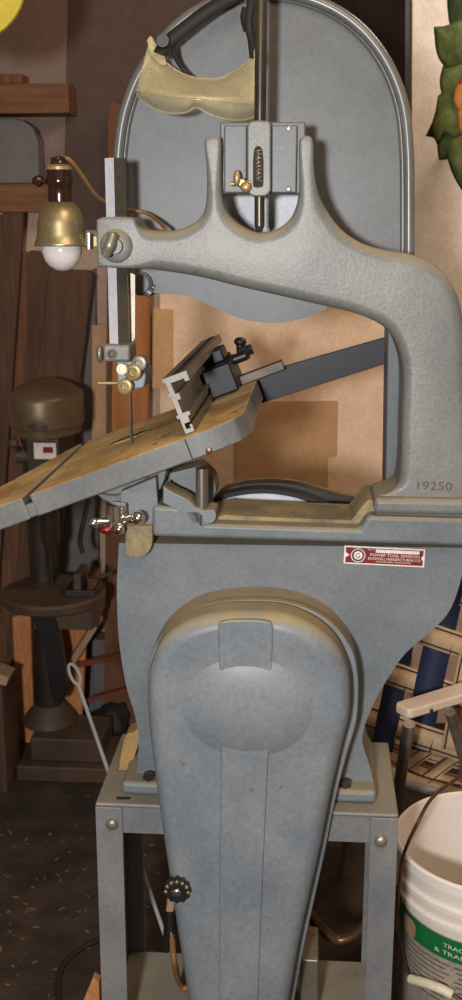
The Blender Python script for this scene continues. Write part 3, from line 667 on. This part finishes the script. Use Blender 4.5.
b = new(); cyl(b, P(172, 898, .05), P(170, 911, .05), .007, 12, .006); obj('cord_sleeve', b, 'scrap_pale', cord)

# ================================================================== BUCKET
RZ = .37; BC = PZ(490, 838, RZ); R = .148
BC.z = 0
buck = thing('plastic_bucket', 'white plastic bucket with green band label, right of the saw stand', 'bucket', BC)
b = new()
lathe(b, BC, (0, 0, 1), [(.004, .128), (.0, .124), (0, .126), (.01, .130), (.285, .1395), (.288, .1455), (.294, .1455), (.297, .140), (.312, .1405), (.315, .147), (.322, .147), (.326, .1415), (.348, .142), (.352, .150), (.366, .150), (.370, .147), (.368, .143), (.34, .140), (.02, .126), (.012, .124)], 72)
obj('bucket_body', b, 'bucket', buck, angle=30)
def rad(z): return .130+(z-.01)*(.0095/.275)
acen = math.atan2(CAM.y-BC.y, CAM.x-BC.x)      # angle that faces the camera
def BPt(a, z, w=.0008):
    a = acen+a; return Vector((BC.x+math.cos(a)*(rad(z)+w), BC.y+math.sin(a)*(rad(z)+w), z))
def band(b, a0, a1, z0, z1, w=.0008, n=40):
    A = [b.verts.new(BPt(a0+(a1-a0)*i/n, z0, w)) for i in range(n+1)]; B = [b.verts.new(BPt(a0+(a1-a0)*i/n, z1, w)) for i in range(n+1)]
    for i in range(n): b.faces.new((A[i], A[i+1], B[i+1], B[i]))
b = new(); band(b, -1.35, 1.5, .06, .272, .0006); lab = obj('label_sheet', b, 'label', buck)
b = new(); band(b, -1.35, 1.5, .232, .270, .0010); obj('green_band', b, 'green', lab)
def btext(b, s, size, a0, z, width=None):
    text(b, s, size, (0, 0, 0), (1, 0, 0), (0, 0, 1), bend=lambda x, y: BPt(a0+x/rad(z), z+y, .0015), width=width)
b = new(); btext(b, 'TRACTOR', .0100, -.43, .2530, .060); btext(b, '& TRANSMISSION', .0100, -.54, .2400, .118)
obj('band_lettering', b, 'white_ink', lab, smooth=False, weld=False)
b = new()
for k in range(9):
    z = .222-k*.0085
    for a0, a1 in ((-1.25, -.35), (-.3, .6)):
        band(b, a0+.03*(k % 3), a1-.05*(k % 2), z, z+.0018, .0010, 16)
obj('print_lines', b, 'post_side', lab, smooth=False)
b = new(); oc = [(-.5, -.3), (-.3, -.5), (.3, -.5), (.5, -.3), (.5, .3), (.3, .5), (-.3, .5), (-.5, .3)]
b.faces.new([b.verts.new(BPt(-.92+x*.24, .251+y*.030, .004)) for x, y in oc]); obj('badge', b, 'scrap_pale', lab, smooth=False)
def BR(px, py, w=.012):
    r = ray(px, py); rr = .136+w; ox, oy = CAM.x-BC.x, CAM.y-BC.y
    A_ = r.x*r.x+r.y*r.y; B_ = 2*(ox*r.x+oy*r.y); C_ = ox*ox+oy*oy-rr*rr; D_ = max(0, B_*B_-4*A_*C_); return CAM+r*((-B_-math.sqrt(D_))/(2*A_))
g_ = [BR(411,979), BR(425,983), BR(439,988), BR(453,995)]
ga = [BPt(-1.45, .29, .006), BR(397,925), BR(403,955)]; gz = [BR(470,1003), BPt(.35, .19, .012), BPt(.9, .21, .012), BPt(1.5, .29, .006)]
hl = new(); tube(hl, smooth_path(ga+g_+gz, 5), .0022, 8); hnd = obj('handle', hl, 'dark_steel', buck)
hl = new(); tube(hl, smooth_path(g_, 5), .0075, 12); obj('hand_grip', hl, 'white_knob', hnd)
b = new(); rim_pt = PZ(402, 857, RZ+.004)
tube(b, smooth_path([P(500, 745, .35), P(475, 768, .30), P(452, 782, .25), P(432, 798, .20), P(418, 822, .14), rim_pt+Vector((.003, .0, .006)), P(399, 885, rim_pt.y-.012), P(396, 930, rim_pt.y-.012)], 8), .0028, 8)
tag(obj('brown_wire', b, 'cord_brown', None), 'thin brown electric cord draped over the rim of the white bucket', 'cord')

# ================================================================== LAWN CHAIR
ch = thing('lawn_chair', 'folding lawn chair with tan and navy woven webbing behind the bucket', 'chair', (P(440, 760, .6).x, .6, 0))
def cb(px, py):          # point on the leaning back of the chair
    o = P(420, 740, .60); n = Vector((-.12, -1, .30)).normalized(); return PP(px, py, o, n)
nb = Vector((-.12, -1, .30)).normalized()
def web(pts, w, off, m, stripes=False, parent=ch, cf=cb, nrm=nb, hf=None):
    """webbing strap along px pts, w = px half width across"""
    for mm, lo, hi, dz in ([(m, -1, 1, 0)]+([('web_black', -.80, -.66, .0012), ('web_black', .66, .80, .0012)] if stripes else [])):
        b = new(); n = 24; path = crv([(x, y) for x, y in pts], 6, False) if len(pts) > 2 else [(pts[0][0]+(pts[1][0]-pts[0][0])*i/n, pts[0][1]+(pts[1][1]-pts[0][1])*i/n) for i in range(n+1)]
        row = []
        for i, (x, y) in enumerate(path):
            q0 = path[max(i-1, 0)]; q1 = path[min(i+1, len(path)-1)]; tx, ty = q1[0]-q0[0], q1[1]-q0[1]; l = math.hypot(tx, ty); nx_, ny_ = -ty/l, tx/l
            wv = (hf(x, y) if hf else off*math.cos(i*math.pi*2/10)*.002)+dz+.006
            row.append((b.verts.new(cf(x+nx_*w*lo, y+ny_*w*lo)+nrm*wv), b.verts.new(cf(x+nx_*w*hi, y+ny_*w*hi)+nrm*wv)))
        for (a, c), (e, f) in zip(row, row[1:]): b.faces.new((a, e, f, c))
        if mm == m: o = obj('webbing', b, mm, parent, solid=.0012)
        else: obj('webbing_stripe', b, mm, o, solid=.0006)
# navy uprights, then tan uprights, then tan cross straps
up0 = lambda a, c: 0.0
web([(420,560),(411,600),(394,690),(382,750)], 11, -1, 'web_blue', hf=up0)
web([(456,560),(448,600),(430,680),(417,750)], 14, 1, 'web_blue', hf=up0)
web([(492,560),(484,600),(466,680),(453,750)], 12, 1, 'web_tan', True, hf=up0)
for x, y, sgn in ((340, 706, -1), (340, 654, 1), (340, 602, -1), (340, 550, 1)):
    web([(x, y), (x+40, y+14.5), (x+80, y+29), (x+120, y+43), (x+160, y+57)], 12, sgn, 'web_tan', True, hf=lambda a, c, sgn=sgn: -sgn*.0045*math.cos(math.pi*(a-(428-.205*(c-672)))/37.5))
b = new(); 
tube(b, smooth_path([cb(356, 748), cb(366, 640), cb(378, 545), cb(384, 520), cb(400, 512), cb(500, 536), cb(516, 548), cb(514, 580), cb(500, 790)], 8), .011, 12); obj('back_frame', b, 'alu', ch)
# seat
sz = .30
def cs(px, py): return PZ(px, py, sz)
up_ = Vector((0, 0, 1))
for (a, c) in (((392, 742), (480, 772)), ((384, 756), (474, 792)), ((380, 768), (470, 798))):
    web([a, ((a[0]+c[0])/2, (a[1]+c[1])/2+2), c], 6.5, 1, 'web_tan', True, cf=cs, nrm=up_)
for (a, c) in (((400, 772), (470, 728)), ((425, 782), (485, 742)), ((450, 792), (496, 762))):
    web([a, ((a[0]+c[0])/2, (a[1]+c[1])/2), c], 6.5, -1, 'web_tan', True, cf=cs, nrm=up_)
b = new(); tube(b, [cs(372, 726), cs(378, 722), cs(500, 752), cs(504, 758), cs(474, 800), cs(464, 802), cs(380, 776), cs(376, 770)], .010, 12, closed=True); obj('seat_frame', b, 'alu', ch)
AZ = .49; a0 = PZ(401, 716, AZ); a1 = PZ(482, 691, AZ)
dd = (a1-a0).normalized(); ss = Vector((-dd.y, dd.x, 0)).normalized()
b = new(); o = []
for u, v in [(0.006, -.020), (0, -.014), (0, .014), (.006, .020)]+[((a1-a0).length, .022), ((a1-a0).length, -.022)]: o.append(a0+dd*u+ss*v)
ext(b, o, (0, 0, .018)); am = obj('armrest', b, 'arm_white', ch, bevel=.005, seg=3)
for px, py in ((416, 733), (454, 720)):
    b = new(); q = a0+dd*(.05 if px == 416 else .17)-ss*.021+Vector((0, 0, .006)); ball(b, q, .0035); obj('rivet', b, 'black', am)
b = new(); q = PZ(409, 724, AZ); e = P(397, 800, .46); d = (e-q); e2 = q+d*((0-q.z)/d.z)
tube(b, [q, e2], .0105, 12); obj('leg', b, 'steel', ch)
q = PZ(450, 712, AZ); b = new(); tube(b, [q, PZ(464, 760, .36), Vector((PZ(464, 760, .36).x+.03, PZ(464, 760, .36).y+.12, 0))], .0095, 12); obj('leg', b, 'alu_old', ch)
a2 = cb(360, 720); b = new(); tube(b, [a2, Vector((a2.x-.02, a2.y+.08, 0))], .0095, 12); obj('leg', b, 'alu_old', ch)
a3 = cb(508, 735); b = new(); tube(b, [a3, Vector((a3.x+.02, a3.y+.08, 0))], .0095, 12); obj('leg', b, 'alu_old', ch)

# ================================================================== BACKGROUND
def wallpanel(name, pts, m, label, cat, y=WY, t=.012, par=None):
    b = new(); plate(b, crv(pts, 3), y-t, y-.0005); return obj(name, b, m, par, smooth=False) if par else tag(obj(name, b, m, None, smooth=False), label, cat)
sheet = wallpanel('plywood_sheet', [(160,232,'c'),(411,232,'c'),(411,723,'c'),(160,723,'c')], 'beige', 'large beige board covering the wall behind the saw', 'board', t=.01)
wallpanel('plaster_panel', [(60,-60,'c'),(300,-60,'c'),(300,230,'c'),(60,230,'c')], 'wall_brown', 'dull brown wall panel above the work lamp', 'wall panel', t=.006)
wallpanel('wall_board', [(-80,-60,'c'),(68,-60,'c'),(64,205,'c'),(-80,205,'c')], 'wall_dark', 'mauve-grey wall board behind the wooden shelves', 'wall panel', t=.011)
wallpanel('cardboard_patch', [(236,402,'c'),(338,401,'c'),(337,456,'c'),(328,457,'c'),(328,520,'c'),(236,520,'c')], 'tan', 'brown cardboard patch on the beige board behind the lower rail', 'cardboard', y=WY-.0105, t=.006, par=sheet)
wallpanel('cardboard_strip', [(152,308,'c'),(173,310,'c'),(173,388,'c'),(152,388,'c')], 'tan_wall', 'narrow tan cardboard strip upright behind the blade guide', 'cardboard', y=WY-.0105, t=.008, par=sheet)
wallpanel('white_wallboard', [(412,-60,'c'),(600,-60,'c'),(600,723,'c'),(412,723,'c')], 'white_wall', 'off-white wall board behind the leafy decoration', 'wall panel', y=WY-.0105, t=.006)
gp_ = wallpanel('grey_panel', [(46,290,'c'),(95,268,'c'),(100,723,'c'),(46,723,'c')], 'grey_box', 'dull grey panel standing behind the leaning boards', 'wall panel', y=WY-.03, t=.01)
wallpanel('fiberboard', [(92,325,'c'),(116,325,'c'),(116,450,'c'),(92,450,'c')], 'tan', 'tan fibreboard offcut upright left of the wooden stud', 'board', y=WY-.0405, t=.008, par=gp_)
b = new(); plate(b, [(272,-60),(406,-60),(403,200),(272,200)], WY-.14, WY-.011)
cab = tag(obj('wall_cabinet', b, 'dark_wood', None, bevel=.003), 'very dark brown wall cabinet behind the right side of the wheel cover', 'cabinet')
b = new(); plate(b, [(405,-60),(411,-60),(409,200),(403.5,200)], WY-.14, WY-.011); tag(obj('batten', b, 'black', None, bevel=.002), 'thin dark batten on the wall right of the dark cabinet', 'batten')
# stud
b = new(); plate(b, [(108,100),(140,110),(134,724),(104,724)], WY-.10, WY-.05)
stud = tag(obj('wooden_stud', b, 'stud_dark', None, bevel=.002), 'tall brown wooden stud upright behind the blade guide and lower saw body', 'wooden post')
b = new(); plate(b, [(113,292),(149,296),(147,450),(111,450)], WY-.13, WY-.101)
obj('nailed_block', b, 'stud', stud, bevel=.002)
# shelves
def shelf(py0, py1, px1, y0, m, label):
    b = new(); a = P(px1, py0, y0); c = P(px1, py1, y0); box(b, -1.5, a.x, y0, WY-.012, c.z, a.z); return tag(obj('wall_shelf', b, m, None, bevel=.002), label, 'shelf', 'wooden wall shelves')
s1 = shelf(83, 113, 68, 1.35, 'shelf_wood', 'thick wooden shelf board near top left, upper of two')
s2 = shelf(184, 212, 52, 1.35, 'shelf_wood', 'orange-brown shelf board below the grey case, lower of two')
b = new(); zt = P(30, 83, 1.35).z; a = P(22, 80, 1.36); box(b, a.x-.2, a.x, 1.36, 1.42, zt+.0005, zt+.022); tag(obj('wood_offcut', b, 'old_board', None, bevel=.002), 'short wooden offcut lying on the upper shelf', 'wood offcut')
z0 = P(20, 184, 1.35).z+.0006; b = new(); q = [(-1.22, z0), (P(38, 150, 1.36).x, z0)]; xq = q[1][1-1]; zq = P(20, 118, 1.36).z
pr_ = [(-1.25, z0), (xq, z0), (xq, zq-.05), (xq-.012, zq-.02), (xq-.035, zq-.004), (xq-.06, zq), (-1.25, zq)]
ext(b, [(x, 1.36, z) for x, z in pr_], (0, .06, 0)); tag(obj('tool_case', b, 'grey_box', None, bevel=.006, seg=3), 'grey case with rounded corner standing between the two shelves', 'case')
# leaning boards
def lean(pt, pb, w, m, label, t=.02, yt=1.41, yb=1.33, wt=None):
    a = P(pt[0], pt[1], yt); c = P(pb[0], 724, yb); c.z = 0.0; c = Vector((c.x, yb, .0)); hw_ = w/2; ht = (wt or w)/2
    b = new(); ext(b, [(c.x-hw_, c.y, 0), (c.x+hw_, c.y, 0), (a.x+ht, a.y, a.z-.01), (a.x+ht*.7, a.y, a.z), (a.x-ht, a.y, a.z+.004)], (0, -t, 0))
    return tag(obj('leaning_board', b, m, None, bevel=.002), label, 'board', 'boards leaning against the back wall')
lean((-4,215), (-50,0), .07, 'old_board', 'leftmost rough brown board leaning against the wall', yt=1.41, yb=1.37)
lean((16,196), (-18,0), .05, 'old_board_dark', 'dark narrow board leaning beside the leftmost board, tallest of the row', yt=1.38, yb=1.34)
lean((24,252), (8,0), .05, 'old_board', 'mid-brown board leaning third from left behind the drill press', yt=1.41, yb=1.37)
lean((42,252), (22,0), .05, 'old_board_dark', 'dark brown board leaning left of the widest board', yt=1.38, yb=1.34)
lean((73,270), (18,0), .105, 'old_board_dark', 'widest dark board leaning behind the lamp bulb, rightmost of the row', yt=1.35, yb=1.31)

# drill press ------------------------------------------------------
DY = 1.10
dp = thing('drill_press', 'old bronze-brown bench drill press with domed cover standing on the floor, left background', 'drill press', Vector((P(62, 700, DY).x, DY, 0)))
hx = P(44, 405, DY).x; k_ = (P(80, 405, DY).x-hx)
def dz(py, Y=DY): return P(44, py, Y).z
b = new()
YF = DY-.10; zb_ = dz(441, YF); h1 = dz(432, YF)-zb_; h2 = dz(402, YF)-zb_
prof = [(0, k_*.93), (h1-.002, k_*.95), (h1, k_*1.0), (h2-.006, k_*1.02), (h2, k_*1.0), (h2+.006, k_*.93), (h2+.018, k_*.75), (h2+.030, k_*.45), (h2+.034, k_*.15), (h2+.0343, .001)]
lathe(b, (hx, DY, zb_), (0, 0, 1), prof, 36)
for v in b.verts: v.co.y = DY+(v.co.y-DY)*1.4+.025
obj('pulley_cover', b, 'drill', dp)
b = new(); box(b, P(28, 440, DY).x, P(66, 440, DY).x, DY-.05, DY+.10, dz(505), zb_+.001); hd = obj('head', b, 'drill_dark', dp, bevel=.012, seg=3)
b = new(); pbox(b, 34, 443, 56, 459, DY-.0515, DY-.0505); lb_ = obj('head_label', b, 'paper', hd)
b = new(); pbox(b, 43, 447, 53, 453, DY-.0522, DY-.0516); obj('label_mark', b, 'red', hd)
b = new(); c = P(22, 455, DY-.03); lathe(b, c, (-1, 0, 0), [(-.03, .02), (.01, .02)], 16)
for k in range(3):
    a = k*2.09+.4; e = c+Vector((-.005, math.cos(a)*.06, math.sin(a)*.06)); cyl(b, c, e, .005, 10); ball(b, e, .012)
obj('feed_handle', b, 'drill_base', hd)
b = new(); c = P(50, 540, DY-.01); lathe(b, (c.x, DY-.01, dz(583)), (0, 0, 1), [(0, .004), (.02, .005), (.05, .012), (dz(545)-dz(583), .014), (dz(540)-dz(583), .022), (dz(520)-dz(583), .024), (dz(505)-dz(583), .024)], 20); obj('spindle', b, 'dark_steel', dp)
b = new(); xc = P(48, 600, DY+.10).x; cyl(b, (xc, DY+.07, .10), (xc, DY+.07, zb_+.02), .034, 20); obj('column', b, 'drill_dark', dp)
b = new(); tz = dz(588); ct = Vector((P(54, 590, DY).x, DY-.01, tz)); lathe(b, ct-Vector((0, 0, .028)), (0, 0, 1), [(0, .115), (.004, .122), (.022, .124), (.028, .120)], 40)
box(b, ct.x-.04, ct.x+.10, DY-.05, DY+.12, tz-.085, tz-.028); obj('drill_table', b, 'drill_base', dp, bevel=.002)
b = new(); plate(b, crv([(22,604,'c'),(50,604,'c'),(60,640),(66,690),(58,702),(50,690),(44,650),(32,620)], 4), DY-.06, DY-.03); obj('table_arm', b, 'black', dp, bevel=.006)
b = new(); xb0 = P(16, 750, DY-.05).x; xb1 = P(112, 750, DY-.05).x
box(b, xb0, xb1, DY-.06, DY+.12, 0.0, .04); box(b, xb0+.03, xb1-.03, DY-.03, DY+.11, .04, .10); lathe(b, (xc, DY+.07, .10), (0, 0, 1), [(0, .07), (.02, .06), (.05, .035)], 24); obj('base', b, 'drill_base', dp, bevel=.004)
b = new(); tube(b, smooth_path([P(88, 500, DY+.05), P(84, 520, DY), P(80, 540, DY), P(83, 553, DY)], 6), .006, 8); obj('motor_cable', b, 'rubber', dp)
# vice on drill table
vc = thing('drill_vice', 'small dark vice standing on the round drill press table', 'vice', ct+Vector((.05, -.02, 0)))
c = P(84, 572, DY-.03); c.z = tz
b = new(); box(b, c.x-.04, c.x+.03, DY-.06, DY+.03, tz+.0004, tz+.016); obj('vice_base', b, 'drill_dark', vc, bevel=.002)
b = new(); box(b, c.x-.02, c.x-.002, DY-.06, DY+.03, tz+.016, tz+.055); obj('jaw', b, 'drill_base', vc, bevel=.003)
b = new(); box(b, c.x+.012, c.x+.026, DY-.06, DY+.03, tz+.016, tz+.045); obj('jaw', b, 'copper', vc, bevel=.003)
b = new(); cyl(b, (c.x+.02, DY-.015, tz+.03), (c.x+.06, DY-.015, tz+.045), .005, 10); cyl(b, (c.x+.06, DY-.04, tz+.035), (c.x+.06, DY+.01, tz+.055), .003, 8); obj('vice_screw', b, 'drill_base', vc)

# scraps around the drill press
def board(name, quad, y0, y1, m, label, cat='wood scrap'):
    b = new(); plate(b, quad, y0, y1)
    for v in b.verts: v.co.z = 0 if (cat == 'wood plank' and v.co.z < .1) else v.co.z
    return tag(obj(name, b, m, None, bevel=.002), label, cat)
board('wood_plank', [(12,618),(30,612),(34,736),(18,736)], 1.24, 1.255, 'scrap', 'orange wood plank behind the drill press column, left of the black column', 'wood plank')
board('wood_plank', [(62,612),(88,604),(80,736),(64,736)], 1.24, 1.255, 'scrap', 'orange wood plank behind the drill press column, right of the black column', 'wood plank')
def stick(name, a, c, ya, yc, r, m, label, cat='stick'):
    b = new(); p = P(a[0], a[1], ya); q = P(c[0], c[1], yc); d = (q-p).normalized(); u, v = frame_of(d)
    ext(b, [p+u*r+v*r*.6, p-u*r+v*r*.6, p-u*r-v*r*.6, p+u*r-v*r*.6], q-p); return tag(obj(name, b, m, None, bevel=.002), label, cat)
stick('wood_stick', (100,616), (70,664), 1.215, 1.20, .014, 'scrap_pale', 'pale grey-brown stick leaning diagonally right of the drill press', 'stick')
stick('wood_stick', (70,666), (120,656), 1.21, 1.30, .010, 'red_brown', 'reddish brown stick lying level above the metal rod', 'stick')
stick('wood_stick', (88,700), (134,688), 1.25, 1.25, .009, 'red_brown', 'short reddish stick low beside the saw body, lower of the two red ones', 'stick')
b = new(); c = PZ(116, 728, .0)
bmesh.ops.create_icosphere(b, subdivisions=3, radius=1)
for v in b.verts:
    n_ = noise.noise(v.co*1.7)*.4; v.co = Vector((c.x+v.co.x*.05*(1+n_), 1.29+v.co.y*.05*(1+n_), max(.001, .045+v.co.z*.05*(1+n_))))
tag(obj('black_bag', b, 'rubber', None, angle=180), 'crumpled black bag on the floor behind the metal rod', 'bag')
# wooden chips left edge
b = new()
p = PZ(6, 680, .10)
board('wood_wedge', [(-6,672),(9,678),(6,686),(-6,688)], 1.0, 1.06, 'scrap_pale', 'pale wood wedge at the left picture edge beside the drill press', 'wood scrap')
# storage box supporting wedge and planks, dark crate
b = new(); c = P(4, 690, .98); box(b, c.x-.20, c.x-.005, .98, 1.10, 0, c.z+.004); tag(obj('wood_crate', b, 'old_board_dark', None, bevel=.003), 'dark wooden crate on the floor at the far left under the pale wedge', 'crate')
b = new(); box(b, P(84, 700, 1.25).x+.002, P(140, 700, 1.25).x, 1.36, 1.42, 0, P(100, 640, 1.36).z); 
tag(obj('floor_case', b, 'grey_box', None, bevel=.004), 'dull dark case on the floor between drill press and saw body', 'case')
# floor cord and wedge bottom left
b = new(); tube(b, smooth_path([PZ(60, 1010, .004), PZ(58, 985, .004), PZ(62, 968, .004), PZ(72, 955, .004), PZ(90, 944, .004), PZ(112, 935, .004), PZ(140, 930, .004)], 8), .0055, 10)
tag(obj('extension_cable', b, 'rubber', None), 'black cable curving across the dark floor left of the stand', 'cable')
b = new(); plate(b, [(82,1004),(93,978),(99,982),(99,1030),(82,1030)], .06, .075); o = tag(obj('wood_offcut', b, 'scrap', None, bevel=.001), 'orange wood offcut upright at the bottom beside the left stand leg', 'wood offcut')
zm = o.location.z; 
for v in o.data.vertices:
    if v.co.z < .02: v.co.z = -zm
# debris
b = new(); rnd = random.Random(3)
for i in range(900):
    x = rnd.uniform(-1.1, -.15) if i % 4 else rnd.uniform(-.2, .9); y = rnd.uniform(-.3, 1.2); s = rnd.choice((.0012, .0018, .002, .003, .004)); a = rnd.random()*3.14
    l = s*rnd.uniform(1, 3); u = Vector((math.cos(a), math.sin(a), 0)); v = Vector((-u.y, u.x, 0)); c = Vector((x, y, .0005))
    if x > xl-.02 or (Vector((x, y, 0))-BC).length < .16 or (abs(x-xc) < .2 and abs(y-DY) < .2): continue
    ext(b, [c+u*l, c+v*s*.6, c-u*l, c-v*s*.6], (0, 0, rnd.uniform(.001, .003)))
tag(obj('wood_chips', b, 'chips', None, smooth=False, weld=False), 'loose wood chips and sawdust scattered over the dark floor', 'wood chips', kind='stuff')

# leafy decoration ---------------------------------------------------
LYd = .95
dec = thing('hanging_foliage', 'green leafy wall decoration with orange-red flower at the right edge', 'decoration', P(470, 200, LYd))
def leaf(pts, y, m='leaf', bulge=.010):
    c = crv(pts, 5); b = new(); cx = sum(p[0] for p in c)/len(c); cy = sum(p[1] for p in c)/len(c); rings = []
    for s, h in ((1, 0), (.75, .5), (.45, .85), (.15, 1)):
        rings.append([b.verts.new(P(cx+(x-cx)*s, cy+(yy-cy)*s, y-bulge*h)) for x, yy in c])
    n = len(c)
    for A, B in zip(rings, rings[1:]):
        for i in range(n): b.faces.new((A[i], A[(i+1) % n], B[(i+1) % n], B[i]))
    b.faces.new(rings[-1]); obj('leaf', b, m, dec, solid=.002, angle=80)
leaf([(434,27,'c'),(446,26),(462,20),(478,30),(474,50),(462,66,'c'),(448,68),(440,60),(436,48)], .93, bulge=.02)
leaf([(447,-8,'c'),(470,-10),(486,10),(470,30,'c'),(452,27),(448,12)], .97, 'leaf_dark')
leaf([(443,66,'c'),(458,56),(480,56),(482,90),(462,104,'c'),(446,100),(440,84)], .94, bulge=.02)
leaf([(438,96,'c'),(450,88),(466,96),(466,128,'c'),(456,138),(444,134),(438,144,'c'),(432,128),(436,110)], .935)
leaf([(426,136,'c'),(434,120),(442,112),(446,130),(438,146,'c'),(434,138)], .96, 'leaf_dark')
leaf([(439,160,'c'),(438,140),(450,130),(468,134),(462,152,'c'),(452,158)], .955, 'leaf')
leaf([(446,152,'c'),(458,138),(484,146),(490,182),(474,206,'c'),(462,190),(452,172)], .93, bulge=.02)
for cpts, y, mm in (([(453,100,'c'),(456,86),(464,78),(476,84),(474,110),(462,116),(456,108)], .905, 'petal'), ([(457,112,'c'),(466,104),(480,112),(476,134),(464,140,'c'),(459,128)], .900, 'petal'), ([(462,76,'c'),(470,68),(484,80),(480,100),(468,96)], .897, 'petal')):
    leaf(cpts, y, mm)
b = new(); tube(b, smooth_path([P(462, 70, .89), P(458, 92, .888), P(461, 112, .885), P(461, 130, .884), P(460, 142, .89)], 6), [.003]+[.0045]*23+[.008], 8) if 0 else tube(b, smooth_path([P(468, 70, .89), P(464, 92, .888), P(465, 112, .885), P(464, 130, .884), P(462, 140, .886)], 6), .0035, 8); obj('red_stamen', b, 'petal_red', dec)
b = new(); tube(b, smooth_path([P(478, 40, .96), P(480, 120, .965), P(478, 200, .96)], 6), .006, 8); cyl(b, P(480, 120, .965), Vector((P(480, 120, .965).x, WY-.0175, P(480, 120, .965).z)), .006, 8); obj('stem', b, 'leaf_dark', dec)
# hanging yellow disc top left
hd_ = thing('hanging_disc', 'bright yellow round disc hanging at the top left corner', 'disc', P(-30, -30, .45))
b = new(); plate(b, [(-38+62*math.cos(a*math.pi/24), -14+58*math.sin(a*math.pi/24)) for a in range(48)], .45, .462); obj('disc', b, 'yellow', hd_, bevel=.003)
b = new(); c = P(-38, -70, .456); cyl(b, c, Vector((c.x, c.y, 2.5)), .002, 8); obj('cord', b, 'rubber', hd_)
b = new(); box(b, -1.6, 2.2, .30, WY+.1, 2.5, 2.55); struct('ceiling', b, 'wall_dark', smooth=False)

# ================================================================== LIGHT
def area(name, loc, tgt, size, power, col):
    l = bpy.data.lights.new(name, 'AREA'); l.shape = 'DISK'; l.size = size; l.energy = power; l.color = col
    o = bpy.data.objects.new(name, l); COL.objects.link(o); o.location = loc; d = Vector(tgt)-Vector(loc); o.rotation_euler = d.to_track_quat('-Z', 'Y').to_euler(); return o
area('flash', (-.22, -1.75, 1.32), (0, .4, .8), .12, 37, (1, .985, .965))
area('back_wall_fill', (.75, .75, 2.4), (.35, 1.45, .7), .5, 9, (1, .82, .64))  # unseen fill light added to brighten the back and right walls
area('ceiling_lamp', (.4, -1.0, 2.4), (0, .2, .5), .8, 15, (1, .74, .52))
w = bpy.data.worlds.new('world'); sc.world = w; w.use_nodes = True; w.node_tree.nodes['Background'].inputs[0].default_value = (1, .74, .52, 1); w.node_tree.nodes['Background'].inputs[1].default_value = .19
sc.view_settings.view_transform = 'Standard'; sc.view_settings.look = 'None'; sc.view_settings.gamma = 1; sc.view_settings.exposure = 0
